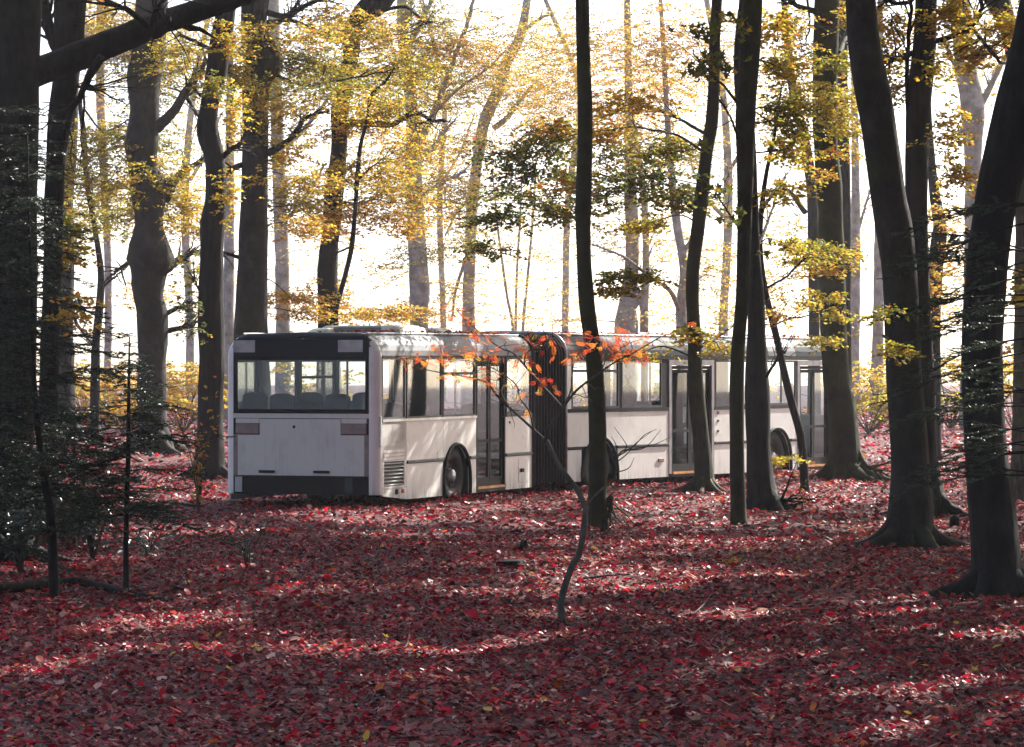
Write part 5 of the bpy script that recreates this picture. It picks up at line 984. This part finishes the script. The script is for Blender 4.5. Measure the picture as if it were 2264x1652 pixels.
# ferns
def fern(label, x, y, d, n_, L, c, up=.7):
    base = at(x, y, d); base[2] = float(ground_z(base[0], base[1])); root = thing('fern', label, 'fern', tuple(base))
    for f in range(n_):
        a_ = 6.28 * f / n_ + rng.uniform(-.4, .4); h = np.array([math.cos(a_), math.sin(a_), 0]); s2 = np.array([-h[1], h[0], 0]); Lf = L * rng.uniform(.7, 1.1)
        t_ = np.linspace(0, 1, 16); q = base + h * (t_ * Lf * .75)[:, None] + np.array([0, 0, 1.]) * ((up * t_ - .55 * up * t_ ** 2) * Lf * 1.3)[:, None]
        P_ = np.repeat(q[2:], 2, 0); sg = np.tile([1, -1], 14)[:, None]; tt = np.repeat(t_[2:], 2); D_ = h * .5 + s2 * sg + np.array([0, 0, -.15]) + rng.normal(0, .06, (28, 3)); Ln = Lf * .30 * (1.02 - tt) * np.minimum(1, tt * 4)
        co, fa = leaves_geo(P_, D_, np.tile([0, 0, 1.], (28, 1)) + rng.normal(0, .2, (28, 3)), Ln + .004, (Ln + .004) * .3, np.full(28, .05), np.full(28, -.1))
        cc = np.clip(np.array(c) * rng.uniform(.75, 1.25, (28, 1)), 0, 1); np_mesh('frond', co, fa, 'leaf', root, np.repeat(cc, 6, 0))
fern('bright yellow fern in the leaves right of the sunlit patch', 1616, 1238, 38, 4, .24, (.62, .44, .05)); fern('smaller yellow fern behind the bright yellow fern', 1655, 1218, 40, 3, .20, (.55, .38, .06)); fern('orange withered fern right of the yellow ferns', 1688, 1232, 39, 4, .22, (.5, .24, .10))
fern('rust-red withered fern in the left foreground', 180, 1410, 27, 6, .26, (.42, .08, .05)); fern('rust-red withered fern at the foot of the big curving trunk', 1920, 1180, 43, 6, .5, (.40, .07, .05)); fern('orange dead fern left of the rowan stem', 1178, 1362, 29, 4, .16, (.55, .22, .10))
fern('rusty dead fern left below the small evergreen seedling', 480, 1290, 33, 5, .26, (.33, .06, .04)); fern('olive fern tuft beside the rowan stem', 1255, 1240, 38, 4, .14, (.28, .24, .05))

# ------------------------------------------------------------------ wood on the ground
def stick(name, label, pts, r0, r1, m='bark_twig', cat='twig', d=None, twig=()):
    q = []
    for (x, y, dz) in pts:
        dd = 15600.0 / (y - HY); p = at(x, y, dd); p[2] = float(ground_z(p[0], p[1])) + dz; q.append(p)
    q = catmull(q, 6 * len(q)); t_ = MB(); t_.tube(q, np.linspace(r0, r1, len(q)), 8, .15, freq=6)
    ob = t_.build(name, m, None, True); tag(ob, label, cat); return ob
stick('fallen_log', 'long dark rotting log lying behind the two young fir stems', [(-30, 1312, .02), (80, 1303, .04), (180, 1298, .03), (290, 1315, .02), (380, 1330, .0)], .065, .03, 'bark_dark', 'log')
stick('fallen_branch', 'dark crooked branch arching over the leaves behind the young fir', [(150, 1180, .05), (230, 1140, .12), (270, 1128, .14), (330, 1140, .04)], .03, .02, 'bark_dark', 'branch')
stick('fallen_twig', 'pale kinked twig in the bottom middle of the leaves', [(862, 1450, .03), (885, 1440, .02), (900, 1430, .03), (905, 1412, .06), (902, 1398, .10)], .006, .003, 'bark_rowan')
stick('fallen_twig', 'thin dark arching twig on the leaves below the bus bumper', [(545, 1222, .12), (600, 1190, .2), (680, 1200, .14), (720, 1222, .06), (745, 1250, .0)], .008, .004)
stick('fallen_twig', 'pale forked-looking twig in the bottom right leaves', [(1990, 1600, .02), (2040, 1575, .05), (2100, 1562, .04), (2160, 1580, .02)], .007, .003, 'bark_rowan')
stick('fallen_twig', 'dark straight twig across the right foreground leaves', [(1950, 1450, .02), (2060, 1446, .04), (2170, 1452, .02), (2280, 1458, .01)], .012, .006)
stick('fallen_twig', 'dark stick lying left of the sunlit patch behind the rowan stem', [(1290, 1282, .02), (1350, 1280, .03), (1410, 1278, .02)], .012, .008)
stick('fallen_twig', 'thin grey twig in the middle of the foreground leaves', [(1530, 1360, .02), (1560, 1345, .06), (1572, 1330, .05), (1590, 1320, .03)], .006, .003, 'bark_rowan')
stick('fallen_twig', 'grey twig near the lower right below the rowan', [(1760, 1440, .02), (1840, 1410, .04), (1900, 1395, .03)], .008, .004)
def stump(label, x, y, w, h):
    d = 15600.0 / (y - HY); p = at(x, y, d); p[2] = float(ground_z(p[0], p[1])); k = d / FOC; t_ = MB()
    t_.tube([p - [0, 0, .04], p + [0, 0, h * k * .5], p + [0, 0, h * k * .85], p + [.01, 0, h * k]], [w * k * .62, w * k * .5, w * k * .46, w * k * .30], 12, .22, .3, freq=7); tag(t_.build('tree_stump', 'bark_dark', None, True), label, 'stump')
stump('small black broken stump in the leaves left of the rowan stem', 1160, 1214, 22, 22)
stump('short dark stub standing at the right foot of the slender front trunk', 1336, 1184, 20, 30)
stump('small dark stump right of the big curving trunk', 2112, 1168, 26, 24)
p = at(1128, 1258, 15600 / (1258 - HY)); p[2] = float(ground_z(p[0], p[1])); pb = MB(); qv = []
for sx in (-.11, .11):
    for sy in (-.25, .25):
        for sz in (.0, .045): qv.append(p + np.array([sx + .15 * sy, sy, sz + .02]))
pb.add(qv, [(0, 1, 3, 2), (4, 6, 7, 5), (0, 4, 5, 1), (2, 3, 7, 6), (0, 2, 6, 4), (1, 5, 7, 3)]); tag(pb.build('wood_board', 'bark_dark', None, bevel=.005), 'short dark board lying in the leaves left of the rowan', 'board')

# ------------------------------------------------------------------ leaf litter
LIT = np.array([(.17, .004, .012), (.30, .006, .020), (.50, .014, .028), (.07, .006, .009), (.20, .055, .05), (.34, .13, .105), (.50, .09, .025), (.50, .27, .04), (.035, .010, .009), (.16, .012, .02), (.44, .25, .20), (.10, .045, .03)])
LW = np.array([4, 4.4, 2.4, 3.0, 2.2, 1.8, .6, .10, 2.6, 3, 1.0, 1.6]); LW /= LW.sum()
def litter(d0, d1, dens, size, zj):
    wd = lambda d: 1132 / FOC * d * 1.12 + .8
    n_ = int(dens * 2 * wd(d1) * (d1 - d0)); y = rng.uniform(d0, d1, n_); x = rng.uniform(-1, 1, n_) * wd(d1); k = abs(x) < wd(y); x, y = x[k], y[k]; n_ = len(x)
    z = ground_z(x, y) + rng.uniform(0, zj, n_); a_ = rng.uniform(0, 2 * math.pi, n_); tl = np.abs(rng.normal(0, .5, n_)); ta = rng.uniform(0, 2 * math.pi, n_)
    nr = np.stack([np.sin(tl) * np.cos(ta), np.sin(tl) * np.sin(ta), np.cos(tl)], 1); dr = np.stack([np.cos(a_), np.sin(a_), np.zeros(n_)], 1)
    L = size * rng.lognormal(-.05, .35, n_); c = LIT[rng.choice(len(LIT), n_, p=LW)] * rng.uniform(.5, 1.9, (n_, 1))
    return np.stack([x, y, z], 1), dr, nr, L, L * rng.uniform(.45, .8, n_), np.clip(c, 0, 1), rng.uniform(-.15, .5, n_), rng.uniform(-.3, .55, n_)
ll = Leaves()
for a_ in ((17.0, 30, 560, .042, .03), (30, 45, 285, .05, .035), (45, 75, 100, .064, .04), (75, 140, 13, .12, .05)):
    p, dr, nr, L, wd, c, fo, cu = litter(*a_); ll.add(p, dr, nr, L, wd, c, fo, cu)
for sec, uu in ((SR, 2.26), (SF, 1.21), (SF, 8.15)):
    k = 420; u_ = uu + rng.normal(0, .35, k); v_ = -np.abs(rng.normal(0, .16, k)) + .12; pw = np.array([sec.T(a_, b_, 0) for a_, b_ in zip(u_, v_)]); pw[:, 2] = ground_z(pw[:, 0], pw[:, 1]) + rng.uniform(.01, .11, k) * np.exp(-((u_ - uu) / .4) ** 2)
    L = rng.uniform(.05, .08, k); ll.add(pw, rng.normal(0, 1, (k, 3)), np.array([0, 0, .8]) + rng.normal(0, .5, (k, 3)), L, L * .6, LIT[rng.choice(len(LIT), k, p=LW)])
lo = ll.build('leaf_litter', 'litter'); lo['label'] = 'carpet of fallen crimson leaves covering the forest floor'; lo['category'] = 'leaf litter'
# the largest leaves in front, one by one
big = [with_col(star, c, 'litter') for c in ((.34, .02, .03), (.42, .16, .14), (.20, .012, .02), (.55, .32, .27), (.55, .09, .03))]; ov = [oval_leaf(c, .6, 'litter', .3, .3) for c in ((.40, .02, .03), (.44, .18, .15), (.60, .16, .04), (.25, .015, .025), (.6, .4, .06))]
for k in range(300):
    y = rng.uniform(18.6, 27) if k < 230 else rng.uniform(27, 34); x = rng.uniform(-1, 1) * 1132 / FOC * y; p = (x, y, float(ground_z(x, y)) + rng.uniform(.025, .045))
    if k % 5 < 2: put_leaf(big[rng.choice(5, p=[.3, .25, .2, .15, .1])], floor, p, rng.uniform(.07, .12), rng.uniform(0, 6.28), rng.normal(0, .35), rng.normal(0, .35))
    else: put_leaf(ov[rng.choice(5, p=[.3, .28, .14, .2, .08])], floor, p, rng.uniform(.06, .09), rng.uniform(0, 6.28), rng.normal(0, .35), rng.normal(0, .35))
yl = with_col(star, (.62, .45, .05), 'litter')
for x, y in ((1766, 1240), (2150, 1500), (860, 1420), (560, 1448)): d = 15600 / (y - HY); p = at(x, y, d); put_leaf(yl, floor, (p[0], p[1], float(ground_z(p[0], p[1])) + .05), .07, rng.uniform(0, 6), .5, .3)
# leaves fallen on the bus roof
rl = Leaves(); k = 420; u = rng.uniform(-.6, 5.5, k); v = rng.beta(.6, 1.6, k) * 2.0 + .22; P_ = np.array([SR.T(a_, b_, 2.585) for a_, b_ in zip(u, v)])
u = rng.uniform(0, 10, k); P2 = np.array([SF.T(a_, b_, 2.585) for a_, b_ in zip(u, v)]); P_ = np.concatenate([P_, P2]); k *= 2
L = rng.uniform(.05, .09, k); rl.add(P_, rng.normal(0, 1, (k, 3)) * [1, 1, .2], np.array([0, 0, 1.]) + rng.normal(0, .4, (k, 3)), L, L * .6, LIT[rng.choice(len(LIT), k, p=LW)] * 1.2, rng.uniform(0, .4, k), rng.uniform(0, .4, k))
ro = rl.build('roof_leaves', 'litter'); ro['label'] = 'scatter of red fallen leaves lying on the bus roof'; ro['category'] = 'leaf litter'

# ------------------------------------------------------------------ haze
hz = MB(); x0, x1, y0, y1, z0, z1 = -196, 196, -30, 436, -1.2, 30
hz.add([(x, y, z) for x in (x0, x1) for y in (y0, y1) for z in (z0, z1)], [(0, 1, 3, 2), (4, 6, 7, 5), (0, 4, 5, 1), (2, 3, 7, 6), (0, 2, 6, 4), (1, 5, 7, 3)])
hm = bpy.data.materials.new('haze'); hm.use_nodes = True; hn = hm.node_tree.nodes; hn.remove(hn['Principled BSDF'])
pv = hn.new('ShaderNodeVolumePrincipled'); pv.inputs['Color'].default_value = (.96, .97, 1, 1); pv.inputs['Density'].default_value = HAZE; pv.inputs['Anisotropy'].default_value = .35
hm.node_tree.links.new(pv.outputs[0], hn['Material Output'].inputs['Volume']); M['haze'] = hm
ho = hz.build('haze', 'haze'); ho['kind'] = 'stuff'; ho['label'] = 'thin bright morning haze filling the wood'; ho['category'] = 'haze'
